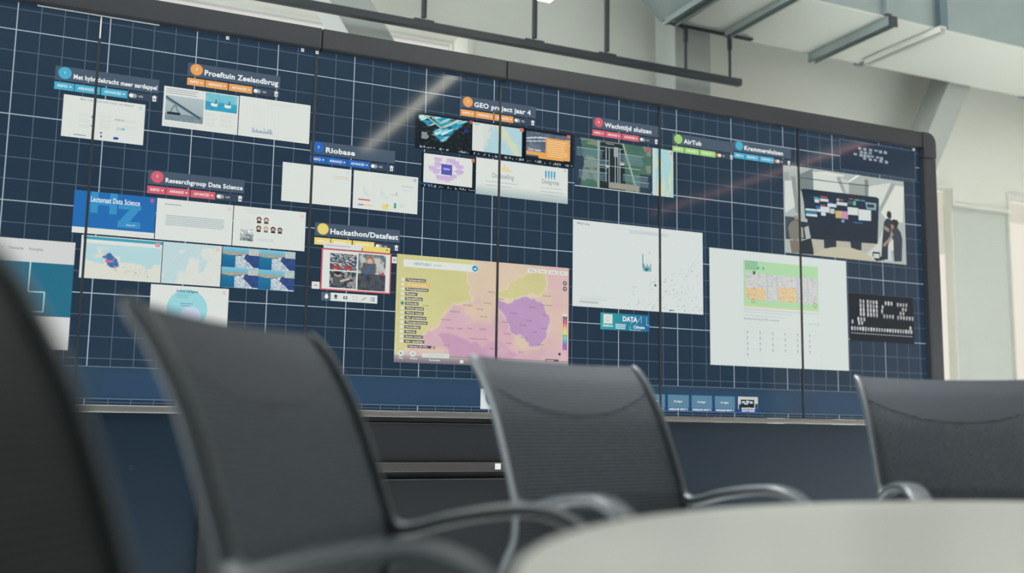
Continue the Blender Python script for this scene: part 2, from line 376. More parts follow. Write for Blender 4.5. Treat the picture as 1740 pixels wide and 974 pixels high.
CAM = [((168, 178, 174), [(0.003, -0.004), (1.012, -0.01), (0.979, 0.97), (-0.0, 1.018)]), ((150, 160, 156), [(0.002, 0.082), (0.047, 0.085), (0.056, 0.36), (0.003, 0.37)]), ((205, 212, 206), [(0.01, 0.185), (0.077, 0.172), (0.086, 0.472), (0.009, 0.551)]), ((140, 150, 147), [(0.06, 0.122), (0.096, 0.122), (0.121, 0.531), (0.094, 0.536)]), ((118, 130, 128), [(0.119, 0.097), (0.235, -0.007), (0.237, 0.272), (0.13, 0.28)]), ((205, 212, 204), [(0.236, 0.059), (0.434, 0.046), (0.492, 0.237), (0.24, 0.252)]), ((215, 218, 206), [(0.229, 0.045), (0.341, 0.014), (0.496, 0.026), (0.482, 0.047), (0.238, 0.056)]), ((150, 160, 156), [(0.425, 0.061), (0.458, 0.061), (0.502, 0.235), (0.478, 0.239)]), ((192, 200, 192), [(0.458, 0.061), (0.538, 0.092), (0.527, 0.23), (0.502, 0.235)]), ((228, 230, 222), [(0.602, -0.005), (0.626, 0.001), (0.533, 0.1), (0.524, 0.088)]), ((150, 158, 152), [(0.53, 0.101), (0.663, 0.115), (0.662, 0.245), (0.527, 0.237)]), ((120, 130, 128), [(0.662, 0.04), (0.693, 0.041), (0.687, 0.247), (0.66, 0.245)]), ((205, 210, 202), [(0.697, 0.115), (0.886, 0.037), (0.784, 0.373), (0.776, 0.264), (0.689, 0.247)]), ((150, 160, 156), [(0.895, 0.042), (0.925, 0.043), (0.783, 0.414), (0.78, 0.36)]), ((212, 216, 206), [(0.925, 0.063), (1.002, 0.062), (0.979, 0.504), (0.83, 0.474), (0.792, 0.412)]), ((40, 70, 78), [(0.118, 0.124), (0.228, 0.121), (0.471, 0.119), (0.697, 0.104), (0.697, 0.115), (0.471, 0.127), (0.228, 0.131), (0.118, 0.13)]), ((60, 74, 84), [(0.008, 0.59), (0.102, 0.587), (0.162, 0.825), (0.009, 0.849)]), ((178, 176, 160), [(0.153, 0.826), (0.308, 0.809), (0.307, 0.907), (0.232, 0.984), (0.159, 0.995)]), ((176, 174, 158), [(0.411, 0.806), (0.524, 0.797), (0.517, 0.862), (0.418, 0.877)]), ((176, 174, 158), [(0.619, 0.8), (0.764, 0.791), (0.723, 0.872), (0.626, 0.886)]), ((196, 202, 196), [(0.754, 0.786), (0.829, 0.529), (0.877, 0.971), (0.721, 0.98), (0.645, 0.937)]), ((26, 40, 54), [(0.139, 0.258), (0.171, 0.248), (0.757, 0.234), (0.779, 0.25), (0.756, 0.788), (0.208, 0.815)]), ((22, 42, 62), [(0.151, 0.282), (0.771, 0.263), (0.76, 0.561), (0.166, 0.589)]), ((60, 150, 180), [(0.238, 0.325), (0.28, 0.325), (0.28, 0.344), (0.238, 0.345)]), ((200, 212, 214), [(0.243, 0.351), (0.279, 0.349), (0.281, 0.388), (0.245, 0.39)]), ((190, 80, 90), [(0.294, 0.308), (0.345, 0.308), (0.345, 0.321), (0.294, 0.323)]), ((200, 212, 214), [(0.287, 0.336), (0.356, 0.334), (0.355, 0.364), (0.288, 0.369)]), ((40, 90, 160), [(0.349, 0.364), (0.391, 0.363), (0.391, 0.374), (0.349, 0.376)]), ((200, 212, 214), [(0.347, 0.382), (0.42, 0.379), (0.421, 0.417), (0.348, 0.422)]), ((190, 80, 90), [(0.288, 0.409), (0.329, 0.406), (0.329, 0.417), (0.287, 0.419)]), ((40, 100, 170), [(0.253, 0.428), (0.287, 0.426), (0.287, 0.455), (0.255, 0.457)]), ((200, 212, 214), [(0.289, 0.428), (0.363, 0.424), (0.362, 0.488), (0.259, 0.494), (0.259, 0.464), (0.289, 0.459)]), ((200, 212, 214), [(0.294, 0.494), (0.331, 0.494), (0.33, 0.531), (0.293, 0.532)]), ((200, 212, 214), [(0.168, 0.473), (0.255, 0.468), (0.263, 0.554), (0.175, 0.558)]), ((40, 120, 140), [(0.17, 0.494), (0.257, 0.489), (0.261, 0.528), (0.173, 0.532)]), ((190, 195, 190), [(0.367, 0.441), (0.403, 0.438), (0.403, 0.494), (0.366, 0.496)]), ((200, 170, 110), [(0.41, 0.456), (0.46, 0.452), (0.458, 0.538), (0.411, 0.54)]), ((190, 140, 170), [(0.46, 0.452), (0.513, 0.451), (0.512, 0.54), (0.458, 0.538)]), ((210, 110, 70), [(0.42, 0.32), (0.476, 0.318), (0.476, 0.329), (0.419, 0.331)]), ((200, 212, 214), [(0.421, 0.351), (0.509, 0.349), (0.508, 0.385), (0.423, 0.387)]), ((150, 190, 190), [(0.425, 0.31), (0.443, 0.31), (0.438, 0.344), (0.427, 0.343)]), ((60, 90, 90), [(0.514, 0.32), (0.557, 0.319), (0.556, 0.362), (0.513, 0.365)]), ((190, 80, 90), [(0.524, 0.291), (0.562, 0.291), (0.562, 0.302), (0.524, 0.303)]), ((100, 180, 190), [(0.56, 0.316), (0.581, 0.316), (0.58, 0.366), (0.559, 0.366)]), ((120, 170, 80), [(0.574, 0.291), (0.612, 0.291), (0.612, 0.306), (0.574, 0.305)]), ((60, 150, 190), [(0.62, 0.291), (0.659, 0.291), (0.658, 0.304), (0.62, 0.305)]), ((130, 160, 165), [(0.66, 0.311), (0.756, 0.307), (0.749, 0.393), (0.671, 0.393)]), ((30, 50, 66), [(0.675, 0.331), (0.736, 0.329), (0.733, 0.368), (0.678, 0.37)]), ((205, 214, 210), [(0.511, 0.395), (0.599, 0.392), (0.597, 0.479), (0.511, 0.484)]), ((205, 214, 210), [(0.601, 0.405), (0.707, 0.4), (0.704, 0.526), (0.6, 0.533)]), ((40, 100, 160), [(0.555, 0.562), (0.634, 0.557), (0.633, 0.57), (0.555, 0.575)]), ((120, 160, 180), [(0.458, 0.552), (0.481, 0.55), (0.481, 0.583), (0.457, 0.584)]), ((38, 50, 60), [(0.309, 0.802), (0.411, 0.792), (0.409, 0.892), (0.311, 0.907)]), ((38, 50, 60), [(0.524, 0.788), (0.619, 0.783), (0.617, 0.887), (0.531, 0.88)]), ((188, 184, 160), [(0.223, 0.996), (0.279, 0.938), (0.362, 0.889), (0.447, 0.868), (0.532, 0.868), (0.617, 0.896), (0.683, 0.938), (0.735, 0.994), (0.529, 0.996), (0.342, 0.994)]), ((34, 44, 52), [(0.116, 0.858), (0.208, 0.805), (0.224, 0.933), (0.225, 0.993), (0.114, 0.996)]), ((120, 120, 108), [(0.027, 0.717), (0.048, 0.655), (0.084, 0.616), (0.111, 0.631), (0.119, 0.702), (0.121, 0.818), (0.08, 0.857), (0.041, 0.831)]), ((150, 140, 125), [(0.076, 0.578), (0.121, 0.557), (0.127, 0.602), (0.084, 0.616)]), ((40, 52, 62), [(0.115, 0.63), (0.197, 0.629), (0.196, 0.662), (0.155, 0.696), (0.167, 0.824), (0.148, 0.827), (0.141, 0.698), (0.117, 0.689)]), ((120, 112, 98), [(0.038, 0.858), (0.108, 0.847), (0.11, 0.992), (0.052, 0.998)]), ((150, 148, 140), [(0.114, 0.702), (0.146, 0.704), (0.149, 0.814), (0.117, 0.819)]), ((44, 56, 66), [(0.84, 0.472), (0.875, 0.473), (0.877, 0.603), (0.842, 0.8), (0.838, 0.963), (0.78, 0.958), (0.794, 0.753), (0.808, 0.587), (0.815, 0.518)]), ((44, 42, 48), [(0.844, 0.392), (0.867, 0.378), (0.88, 0.404), (0.88, 0.465), (0.855, 0.47), (0.839, 0.445)]), ((160, 130, 115), [(0.814, 0.559), (0.857, 0.593), (0.856, 0.634), (0.817, 0.613)]), ((56, 64, 74), [(0.882, 0.575), (0.927, 0.567), (0.956, 0.618), (0.969, 0.698), (0.957, 0.967), (0.892, 0.976), (0.883, 0.739), (0.876, 0.644)]), ((48, 42, 44), [(0.871, 0.501), (0.895, 0.474), (0.929, 0.477), (0.941, 0.51), (0.927, 0.567), (0.892, 0.58), (0.873, 0.549)]), ((150, 118, 104), [(0.873, 0.535), (0.893, 0.539), (0.902, 0.571), (0.887, 0.59), (0.872, 0.576)]), ((158, 128, 112), [(0.886, 0.629), (0.895, 0.655), (0.822, 0.803), (0.802, 0.816), (0.801, 0.785), (0.844, 0.718)]), ((205, 210, 205), [(0.858, 0.756), (0.889, 0.71), (0.89, 0.847), (0.851, 0.853)]), ((34, 44, 52), [(0.708, 0.887), (0.772, 0.885), (0.772, 0.932), (0.819, 0.966), (0.74, 0.993), (0.716, 0.967), (0.721, 0.959), (0.765, 0.957), (0.766, 0.906), (0.718, 0.906), (0.714, 0.954), (0.708, 0.941)])]
MAP = [('yellow2', [(0.399, 0.109), (0.409, 0.299), (0.433, 0.385), (0.365, 0.418), (0.313, 0.449), (0.277, 0.528), (0.234, 0.645), (0.169, 0.713), (0.149, 0.813), (0.029, 0.921), (0.009, 0.995), (-0.002, 1.004), (-0.02, -0.021), (0.436, -0.05)]), ('baltic', [(0.672, 0.164), (0.719, 0.092), (0.864, 0.047), (0.873, 0.204), (0.825, 0.289), (0.721, 0.314), (0.642, 0.375), (0.579, 0.33), (0.563, 0.281), (0.625, 0.234)]), ('england', [(0.009, 0.433), (0.054, 0.304), (0.112, 0.335), (0.129, 0.494), (0.181, 0.501), (0.186, 0.588), (0.155, 0.714), (0.104, 0.731), (-0.002, 0.801)]), ('violet', [(0.627, 0.376), (0.745, 0.311), (0.834, 0.34), (0.883, 0.492), (0.877, 0.702), (0.821, 0.784), (0.773, 0.801), (0.725, 0.715), (0.653, 0.67), (0.628, 0.544), (0.596, 0.457), (0.565, 0.435), (0.564, 0.358)]), ('pink', [(0.864, 0.007), (1.013, 0.0), (1.017, 0.978), (0.822, 0.991), (0.877, 0.728), (0.891, 0.334), (0.882, 0.203)]), ('vb', [(0.235, 0.707), (0.4, 0.755), (0.492, 0.836), (0.568, 0.754), (0.679, 0.872), (0.602, 1.005), (0.373, 0.995), (0.297, 0.876)])]

# ------------------------------------------------------------------ display wall
def gx(i): return i*U
def gz(j): return ZB+(4.28-j)*U
PAN = [-1.71+2.6*k for k in range(7)]      # seams between the six upright displays, grid units
JT, JB = -0.33, 4.28

def nodes_math(nt):
    def f(op, a, b=None, c=None):
        n = nt.nodes.new('ShaderNodeMath'); n.operation = op
        for k, v in enumerate((a, b, c)):
            if v is None: continue
            if hasattr(v, 'is_output'): nt.links.new(v, n.inputs[k])
            else: n.inputs[k].default_value = v
        return n.outputs[0]
    return f
EM = 1.0
def grid_mat():
    m = bpy.data.materials.new('lit_display_with_grid'); m.use_nodes = True
    nt = m.node_tree; b = nt.nodes['Principled BSDF']
    b.inputs['Base Color'].default_value = (0.004, 0.005, 0.006, 1)
    b.inputs['Roughness'].default_value = 0.07; b.inputs['Specular IOR Level'].default_value = 0.24
    f = nodes_math(nt)
    tc = nt.nodes.new('ShaderNodeTexCoord'); sp = nt.nodes.new('ShaderNodeSeparateXYZ')
    nt.links.new(tc.outputs['Object'], sp.inputs[0])
    i = f('DIVIDE', sp.outputs['X'], U); j = f('SUBTRACT', 4.28+ZB/U, f('DIVIDE', sp.outputs['Z'], U))
    def near(v, per, wd):
        q = f('DIVIDE', v, per)
        d = f('MULTIPLY', f('ABSOLUTE', f('SUBTRACT', q, f('ROUND', q))), per)
        return f('LESS_THAN', d, wd)
    minor = f('MAXIMUM', near(i, .25, .0032), near(j, .25, .0032))
    major = f('MAXIMUM', near(i, 1, .0056), near(j, 1, .0056))
    nz = nt.nodes.new('ShaderNodeTexNoise'); nz.inputs['Scale'].default_value = 1.1
    nt.links.new(tc.outputs['Object'], nz.inputs['Vector'])
    def mix(fac, a, bb):
        n = nt.nodes.new('ShaderNodeMix'); n.data_type = 'RGBA'
        if hasattr(fac, 'is_output'): nt.links.new(fac, n.inputs[0])
        for k, v in ((6, a), (7, bb)):
            if hasattr(v, 'is_output'): nt.links.new(v, n.inputs[k])
            else: n.inputs[k].default_value = (*lin(v), 1)
        return n.outputs[2]
    c = mix(nz.outputs['Fac'], BG0, BG1)
    c = mix(minor, c, (98, 112, 130)); c = mix(major, c, (168, 182, 192))
    nt.links.new(c, b.inputs['Emission Color']); b.inputs['Emission Strength'].default_value = EM
    return m
BG0, BG1 = (26, 42, 58), (36, 58, 78)
def pix_mat():
    m = bpy.data.materials.new('lit_display_picture'); m.use_nodes = True
    nt = m.node_tree; b = nt.nodes['Principled BSDF']
    b.inputs['Base Color'].default_value = (0.004, 0.005, 0.006, 1)
    b.inputs['Roughness'].default_value = 0.07; b.inputs['Specular IOR Level'].default_value = 0.24
    a = nt.nodes.new('ShaderNodeAttribute'); a.attribute_name = 'picture'
    nt.links.new(a.outputs['Color'], b.inputs['Emission Color']); b.inputs['Emission Strength'].default_value = EM
    return m
M_grid = grid_mat(); M_pix = pix_mat()

VW = thing('video_wall', 'wide black-framed display wall showing project windows on a dark blue grid', 'display', (0, 0, 0))
for k in range(6):
    boxo('display_panel', (gx(PAN[k])+.001, gx(PAN[k+1])-.001, 0, .07, gz(JB), gz(JT)), M_grid, VW)
for k in range(1, 6):
    boxo('panel_seam', (gx(PAN[k])-.0045, gx(PAN[k])+.0045, -.008, .004, gz(JB), gz(JT)), M_seam, VW)
XL, XR, FW = gx(PAN[0]), gx(PAN[6]), .085
ZT = gz(JT)
# frame: top bar in lengths with tiny joints, rounded corner pieces, side bars
joints = [XL+.04, 1.095, 1.905, XR-.005]
for a, b_ in zip(joints, joints[1:]):
    boxo('top_frame', (a+.001, b_-.001, -.035, .12, ZT, ZT+FW), M_frame, VW, bev=.006)
def corner(x, sgn):
    r = .055; bm = bmesh.new(); pts = []
    w_ = FW+.005
    pts.append((x, ZT-.055)); pts.append((x, ZT)); 
    pts = [(x-sgn*.005, ZT+FW), (x-sgn*.005, ZT), (x, ZT-.0), (x, ZT-.05), (x+sgn*FW, ZT-.05)]
    for t in range(0, 10):
        a = math.radians(t*10)
        pts.append((x+sgn*(FW-r+r*math.cos(a)), ZT+FW-r+r*math.sin(a)))
    prism(bm, pts, -.038, .12)
    obj('corner_piece', bm, M_frame, VW)
corner(XR, 1); corner(XL, -1)
for x, s in ((XR, 1), (XL, -1)):
    a, b_ = sorted((x+s*.001, x+s*FW))
    bm = bmesh.new(); box(bm, a, b_, -.035, .12, 0.03, ZT-.051, bev=.006)
    obj('side_frame', bm, M_frame, VW)
boxo('lower_edge_bar', (XL, XR, -.03, .06, gz(JB)-.024, gz(JB)-.002), M_trimbar, VW, bev=.003)
bm = bmesh.new(); box(bm, XL, XR, .0, .11, 0.03, gz(JB)-.026)
obj('lower_panel', bm, M_cab, VW)
# pale metal strip drawn for light leaking past the frame, plus clips
bm = bmesh.new(); box(bm, gx(.2), gx(1.55), -.012, -.008, ZT-.006, ZT-.002); box(bm, gx(.885), gx(.9), -.012, -.008, ZT-.09, ZT-.004)
obj('light_leak_strip', bm, M_alu, VW)
for i in (2.36, 3.3, 3.49, 13.75):
    bm = bmesh.new(); box(bm, gx(i)-.006, gx(i)+.006, -.012, -.007, ZT-.016, ZT-.003); obj('clip', bm, M_alu, VW)

# drawer-like control unit set into the lower panel
CU = thing('control_cabinet', 'black media cabinet with a grey bar and slot below the display wall', 'cabinet', (1.4, -.02, 0))
def rb(name, d, m, bev=0.0, lab=None): return rel(boxo(name, d, m, CU, bev=bev, label=lab), CU)
rb('upper_panel', (.72, 2.35, -.035, -.002, .70, .853), M_cab2, .003)
rb('top_strip', (.72, 2.35, -.022, -.002, .857, .872), M_cab2)
rb('thin_edge', (.72, 2.35, -.038, -.034, .850, .8525), M_bar)
rb('grey_bar', (.72, 2.35, -.06, -.002, .661, .699), M_bar, .004)
rb('slot', (.72, 2.35, -.014, -.002, .636, .660), M_seam)
rb('lower_panel', (.72, 2.35, -.045, -.002, .03, .632), M_cab2, .002)
rb('thin_edge', (.72, 2.35, -.05, -.044, .629, .634), M_bar)
bg = rb('badge', (1.868, 1.893, -.0625, -.0595, .670, .694), M_alu, lab='small square silver badge with a black mark')
bm = bmesh.new(); box(bm, 1.873, 1.876, -.064, -.062, .675, .689); box(bm, 1.873, 1.888, -.064, -.062, .675, .678); box(bm, 1.879, 1.882, -.064, -.062, .682, .689)
q = obj('badge_mark', bm, M_seam, bg); q.matrix_parent_inverse = Matrix.Translation(-CU.location)

# ---- drawing on the displays
class Canvas:
    def __init__(s): s.v = []; s.f = []; s.c = []
    def poly(s, pts, col, L):
        n = len(s.v); y = -0.0006*L
        s.v += [(gx(i), y, gz(j)) for i, j in pts]; s.f.append(tuple(range(n, n+len(pts)))); s.c += [col]*len(pts)
    def rect(s, i0, j0, i1, j1, col, L): s.poly([(i0, j0), (i0, j1), (i1, j1), (i1, j0)], col, L)
    def disc(s, ci, cj, r, col, L, ry=None, n=28):
        ry = ry or r
        s.poly([(ci+r*math.cos(-2*math.pi*k/n), cj+ry*math.sin(-2*math.pi*k/n)) for k in range(n)], col, L)
    def line(s, a, b, wd, col, L):
        a = np.array(a); b = np.array(b); d = b-a; d = d/(np.hypot(*d)+1e-9)*wd/2; n = np.array([-d[1], d[0]])
        s.poly([tuple(a+n), tuple(b+n), tuple(b-n), tuple(a-n)], col, L)
    def text(s, body, i, j, h, col, L, width=None, bold=0.02, align='L'):
        """baseline left corner at (i, j), capital height h, all in grid units"""
        cu = bpy.data.curves.new('t', 'FONT'); cu.body = body; cu.offset = bold; cu.resolution_u = 3; cu.space_character = 1.08 if bold > .015 else 1.0
        o = bpy.data.objects.new('t', cu); C.objects.link(o)
        dg = bpy.context.evaluated_depsgraph_get(); dg.update()
        me = o.evaluated_get(dg).to_mesh()
        if len(me.vertices):
            xs = [v.co.x for v in me.vertices]; x0, x1 = min(xs), max(xs)
            k = h/0.70; kx = (width/(x1-x0)) if width else k
            if align == 'C': i = i-(x1-x0)*kx/2
            n = len(s.v); y = -0.0006*L
            s.v += [(gx(i+(v.co.x-x0)*kx), y, gz(j-v.co.y*k)) for v in me.vertices]
            for p in me.polygons: s.f.append(tuple(n+q for q in p.vertices))
            s.c += [col]*len(me.vertices)
        o.evaluated_get(dg).to_mesh_clear()
        bpy.data.objects.remove(o); bpy.data.curves.remove(cu)
    def picture(s, i0, j0, i1, j1, nu, nv, fn, L):
        uu, vv = np.meshgrid(np.linspace(0, 1, nu), np.linspace(0, 1, nv))
        col = np.clip(fn(uu, vv), 0, 255); n = len(s.v); y = -0.0006*L
        for r in range(nv):
            for c in range(nu):
                s.v.append((gx(i0+(i1-i0)*uu[r, c]), y, gz(j0+(j1-j0)*vv[r, c]))); s.c.append(tuple(col[r, c]))
        for r in range(nv-1):
            for c in range(nu-1):
                a = n+r*nu+c; s.f.append((a, a+nu, a+nu+1, a+1))
    def build(s, name, parent=None, label=None):
        me = bpy.data.meshes.new(name); me.from_pydata(s.v, [], s.f); me.update()
        at = me.color_attributes.new('picture', 'FLOAT_COLOR', 'POINT')
        arr = np.array(s.c, float)/255.0
        arr = np.where(arr <= 0.04045, arr/12.92, ((arr+0.055)/1.055)**2.4)
        arr = np.concatenate([arr, np.ones((len(arr), 1))], 1).astype(np.float32)
        at.data.foreach_set('color', arr.ravel())
        me.materials.append(M_pix)
        o = bpy.data.objects.new(name, me); C.objects.link(o); o.parent = parent or VW
        if label: o['label'] = label
        return o
class Win(Canvas):
    """a window on the displays; its own coordinates run 0..1 right and down"""
    def __init__(s, i0, j0, i1, j1, L=3):
        super().__init__(); s.b = (i0, j0, i1, j1); s.L = L
    def P(s, u, v): return (s.b[0]+(s.b[2]-s.b[0])*u, s.b[1]+(s.b[3]-s.b[1])*v)
    def r(s, u0, v0, u1, v1, col, l=0): a = s.P(u0, v0); b = s.P(u1, v1); s.rect(*a, *b, col, s.L+l)
    def pg(s, pts, col, l=0): s.poly([s.P(*p) for p in pts], col, s.L+l)
    def d(s, u, v, r, col, l=0): s.disc(*s.P(u, v), r, col, s.L+l)
    def ln(s, a, b, wd, col, l=0): s.line(s.P(*a), s.P(*b), wd, col, s.L+l)
    def t(s, body, u, v, h, col, l=0, width=None, bold=0.01, align='L'):
        s.text(body, *s.P(u, v), h, col, s.L+l, width*(s.b[2]-s.b[0]) if width else None, bold, align)
    def pic(s, u0, v0, u1, v1, nu, nv, fn, l=0): a = s.P(u0, v0); b = s.P(u1, v1); s.picture(*a, *b, nu, nv, fn, s.L+l)

_r = np.random.RandomState(7)
_T = _r.rand(64, 64)
def vn(x, y):
    xi = np.floor(x).astype(int); yi = np.floor(y).astype(int); fx = x-xi; fy = y-yi
    fx = fx*fx*(3-2*fx); fy = fy*fy*(3-2*fy)
    g = lambda a, b: _T[a % 64, b % 64]
    return (g(xi, yi)*(1-fx)+g(xi+1, yi)*fx)*(1-fy)+(g(xi, yi+1)*(1-fx)+g(xi+1, yi+1)*fx)*fy
def fbm(x, y, o=4):
    s = 0; a = .5
    for k in range(o): s = s+a*vn(x*2**k+k*17.3, y*2**k+k*9.1); a /= 2
    return s
def lerp(a, b, t):
    a = np.array(a, float); b = np.array(b, float); t = np.asarray(t)[..., None]
    return a*(1-t)+b*t
def ss(x, a, b): t = np.clip((x-a)/(b-a), 0, 1); return t*t*(3-2*t)
def inpoly(u, v, pts):
    ins = np.zeros(u.shape, bool); n = len(pts)
    for k in range(n):
        x0, y0 = pts[k]; x1, y1 = pts[(k+1) % n]
        if y0 == y1: continue
        c = ((v > y0) != (v > y1)) & (u < (x1-x0)*(v-y0)/(y1-y0)+x0)
        ins ^= c
    return ins
WH = (216, 221, 215); TX = (150, 165, 170); HB = (72, 87, 104); HT = (226, 232, 232)
CY, OR, RD, BL, YL, GR = (72, 170, 200), (226, 160, 92), (206, 96, 112), (40, 102, 184), (228, 208, 118), (158, 204, 118)

def header(i, j, w, title, tw, col, badge, on=False, lab=None, hide='HIDE'):
    h = Win(i, j, i+w, j+.17, 4); h.r(0, 0, 1, 1, HB)
    o = h.build('project_header', label=lab)
    b = Canvas(); b.disc(i+.105, j+.078, .077, tuple(int(c*.75) for c in col), 5); b.disc(i+.105, j+.078, .070, col, 6)
    b.text(badge, i+.105, j+.088, .03, (240, 240, 235), 7, align='C', bold=.015); b.build('badge', o)
    t = Canvas(); t.text(title, i+.2, j+.131, .066 if len(title) < 24 else .054, HT, 6, width=tw, bold=.036); t.build('title_text', o)
    s = Canvas(); s.rect(i, j+.19, i+w, j+.285, (54, 68, 86), 4); s.build('button_strip', o)
    for (a, b2, txt) in ((.0, .184, 'INFO'), (.192, .43, 'ARRANGE'), (.442, .695, 'ADVANCED')):
        m_ = Canvas(); x0, x1 = i+a*w/1.0*1.0, i+b2*w
        m_.rect(x0, j+.192, x1, j+.283, col, 5)
        m_.text(txt, x0+.035, j+.252, .032, (236, 238, 234), 6, width=(x1-x0)-.105, bold=.02)
        m_.poly([(x1-.055, j+.230), (x1-.038, j+.248), (x1-.021, j+.230)], (240, 240, 236), 6)
        m_.build('menu_button', o)
    g = Canvas(); tx = i+.705*w; c1 = (222, 150, 96) if on else (150, 156, 160)
    g.disc(tx+.03, j+.238, .026, c1, 5); g.rect(tx+.03, j+.212, tx+.07, j+.264, c1, 5); g.disc(tx+.07, j+.238, .026, c1, 5)
    g.disc(tx+(.068 if on else .032), j+.238, .024, (232, 232, 228), 6); g.build('toggle_switch', o)
    n = Canvas(); n.text(hide, tx+.115, j+.250, .025, (190, 196, 200), 5, width=.05, bold=.02); n.build('toggle_text', o)
    k = Canvas(); bx = i+w-.045
    k.rect(bx-.019, j+.225, bx+.019, j+.275, (230, 234, 232), 5); k.rect(bx-.028, j+.214, bx+.028, j+.223, (230, 234, 232), 5)
    k.rect(bx-.011, j+.203, bx+.011, j+.214, (230, 234, 232), 5); k.rect(bx-.008, j+.24, bx+.008, j+.262, (60, 74, 92), 6); k.build('bin_icon', o)
    return o
header(.44, .36, 1.15, 'Met hybridekracht meer aardappel', .93, CY, '1', lab='header with the cyan badge')
header(1.91, .085, 1.13, 'Proeftuin Zeelandbrug', .905, OR, '2', lab='header with the orange badge above the bridge photo')
header(1.53, 1.48, 1.13, 'Researchgroup Data Science', .91, RD, '7', lab='header with the red badge and longest button texts')
header(3.46, .87, 1.13, 'Riobase', .385, BL, '2', lab='header with the royal blue badge')
header(3.56, 1.925, 1.13, 'Hackathon/Datafest', .905, YL, '', lab='header with the yellow badge')
header(5.50, -.03, 1.14, 'GEO project jaar 4', .86, OR, '3', lab='header with the orange badge near the middle')
header(7.55, -.02, 1.13, 'Wachttijd sluizen', .80, RD, '8', lab='header with the red badge at right of middle')
header(8.92, .05, 1.12, 'AirTub', .32, GR, '', True, lab='header with the green badge', hide='SHOW')
header(10.04, .01, 1.11, 'Krammersluizen', .75, CY, '', True, lab='header with the cyan badge at right', hide='SHOW')

def lines(w_, u0, u1, v0, v1, n, col=TX, h=.006, seed=1, l=1, jit=.25):
    r = random.Random(seed)
    for k in range(n):
        v = v0+(v1-v0)*k/max(1, n-1); w_.r(u0, v-h, u1-(u1-u0)*jit*r.random(), v+h, col, l)

w_ = Win(.55, .69, 1.45, 1.19); w_.r(0, 0, 1, 1, WH)
w_.t('Met hybridekracht meer aardappel', .2, .09, .028, TX, 1, width=.65)
for k, (u, v) in enumerate(((.2, .42), (.2, .55), (.2, .68), (.45, .4), (.45, .5), (.45, .6), (.45, .68), (.75, .45), (.75, .6))): lines(w_, u, u+.16, v, v+.04, 2, (190, 196, 194), .004, k)
w_.d(.37, .46, .022, (70, 160, 180), 1); w_.d(.35, .68, .01, (120, 190, 120), 1); w_.r(.46, .8, .49, .84, (120, 120, 120), 1)
w_.t('ZOIM', .66, .70, .03, (70, 170, 190), 1, width=.1); w_.t('WUR.NL', .63, .48, .022, (120, 125, 128), 1, width=.12)
w_.r(.47, .88, .49, .93, (30, 80, 150), 1); w_.r(.63, .88, .69, .94, (30, 80, 160), 1); lines(w_, .15, .3, .93, .93, 1, (80, 100, 150), .008); w_.d(.94, .1, .025, (186, 214, 212), 1)
w_.build('content_window', label='white text page split by the leftmost seam')

def bridge(u, v):
    c = lerp((176, 190, 192), (150, 166, 170), v)
    c = np.where((v > .72)[..., None], lerp((96, 118, 128), (150, 165, 168), fbm(u*14, v*30)), c)
    deck = (v > .02+.78*u) & (v < .17+.78*u*.93) & (u < .93)
    c = np.where(deck[..., None], lerp((56, 80, 92), (110, 138, 148), ss(v-.8*u, .02, .16)), c)
    leg = ((abs(u-.19+(v-.5)*.3) < .025) | (abs(u-.3-(v-.5)*.3) < .025)) & (v > .36) & (v < .72)
    c = np.where(leg[..., None], np.array((120, 136, 140.)), c)
    c = np.where(((u > .05) & (u < .4) & (v > .66) & (v < .76))[..., None], np.array((34, 48, 56.)), c)
    return c
def sea(u, v):
    c = lerp((90, 176, 196), (150, 206, 214), fbm(u*4, v*4)); c = np.where((v > .5)[..., None], lerp((24, 140, 176), (80, 180, 200), fbm(u*9, v*22)), c)
    for x in (.28, .70):
        c = np.where(((abs(u-x) < .1) & (abs(v-.68+abs(u-x)*.4) < .09))[..., None], np.array((226, 226, 216.)), c)
        c = np.where(((abs(u-x-.05) < .02) & (v > .35) & (v < .6))[..., None], np.array((40, 84, 110.)), c)
    return c
w_ = Win(1.65, .42, 2.54, .92); w_.r(0, 0, 1, 1, WH); lines(w_, .03, .48, .06, .16, 3, (150, 158, 160), .008, 3)
w_.pic(.03, .22, .53, .84, 90, 70, bridge, 1); w_.pic(.55, 0.02, .98, .46, 60, 44, sea, 1)
for k in range(3): lines(w_, .56, .72, .54+.12*k, .6+.12*k, 3, (196, 200, 198), .004, k); lines(w_, .76, .95, .54+.12*k, .6+.12*k, 3, (196, 200, 198), .004, k+5)
lines(w_, .03, .5, .9, .95, 2, (190, 196, 196), .005, 9)
w_.build('content_window', label='white page with a grey bridge photo and a turquoise sea photo')
w_ = Win(2.55, .41, 3.44, .92); w_.b = (2.55, .41, 3.44, .92); w_.r(0, 0, 1, 1, WH)
for k in range(26): w_.r(.19+.011*k, .86-.02-.1*random.Random(k).random()**2, .196+.011*k, .88, (70, 120, 170), 1)
for k in range(8): w_.r(.2+.05*k, .15, .202+.05*k, .86, (200, 208, 206), 1)
lines(w_, .35, .9, .08, .12, 2, (190, 196, 196), .004, 2); w_.r(.1, .92, .9, .924, (190, 196, 196), 1)
w_.build('content_window', label='white page with a small blue bar chart')

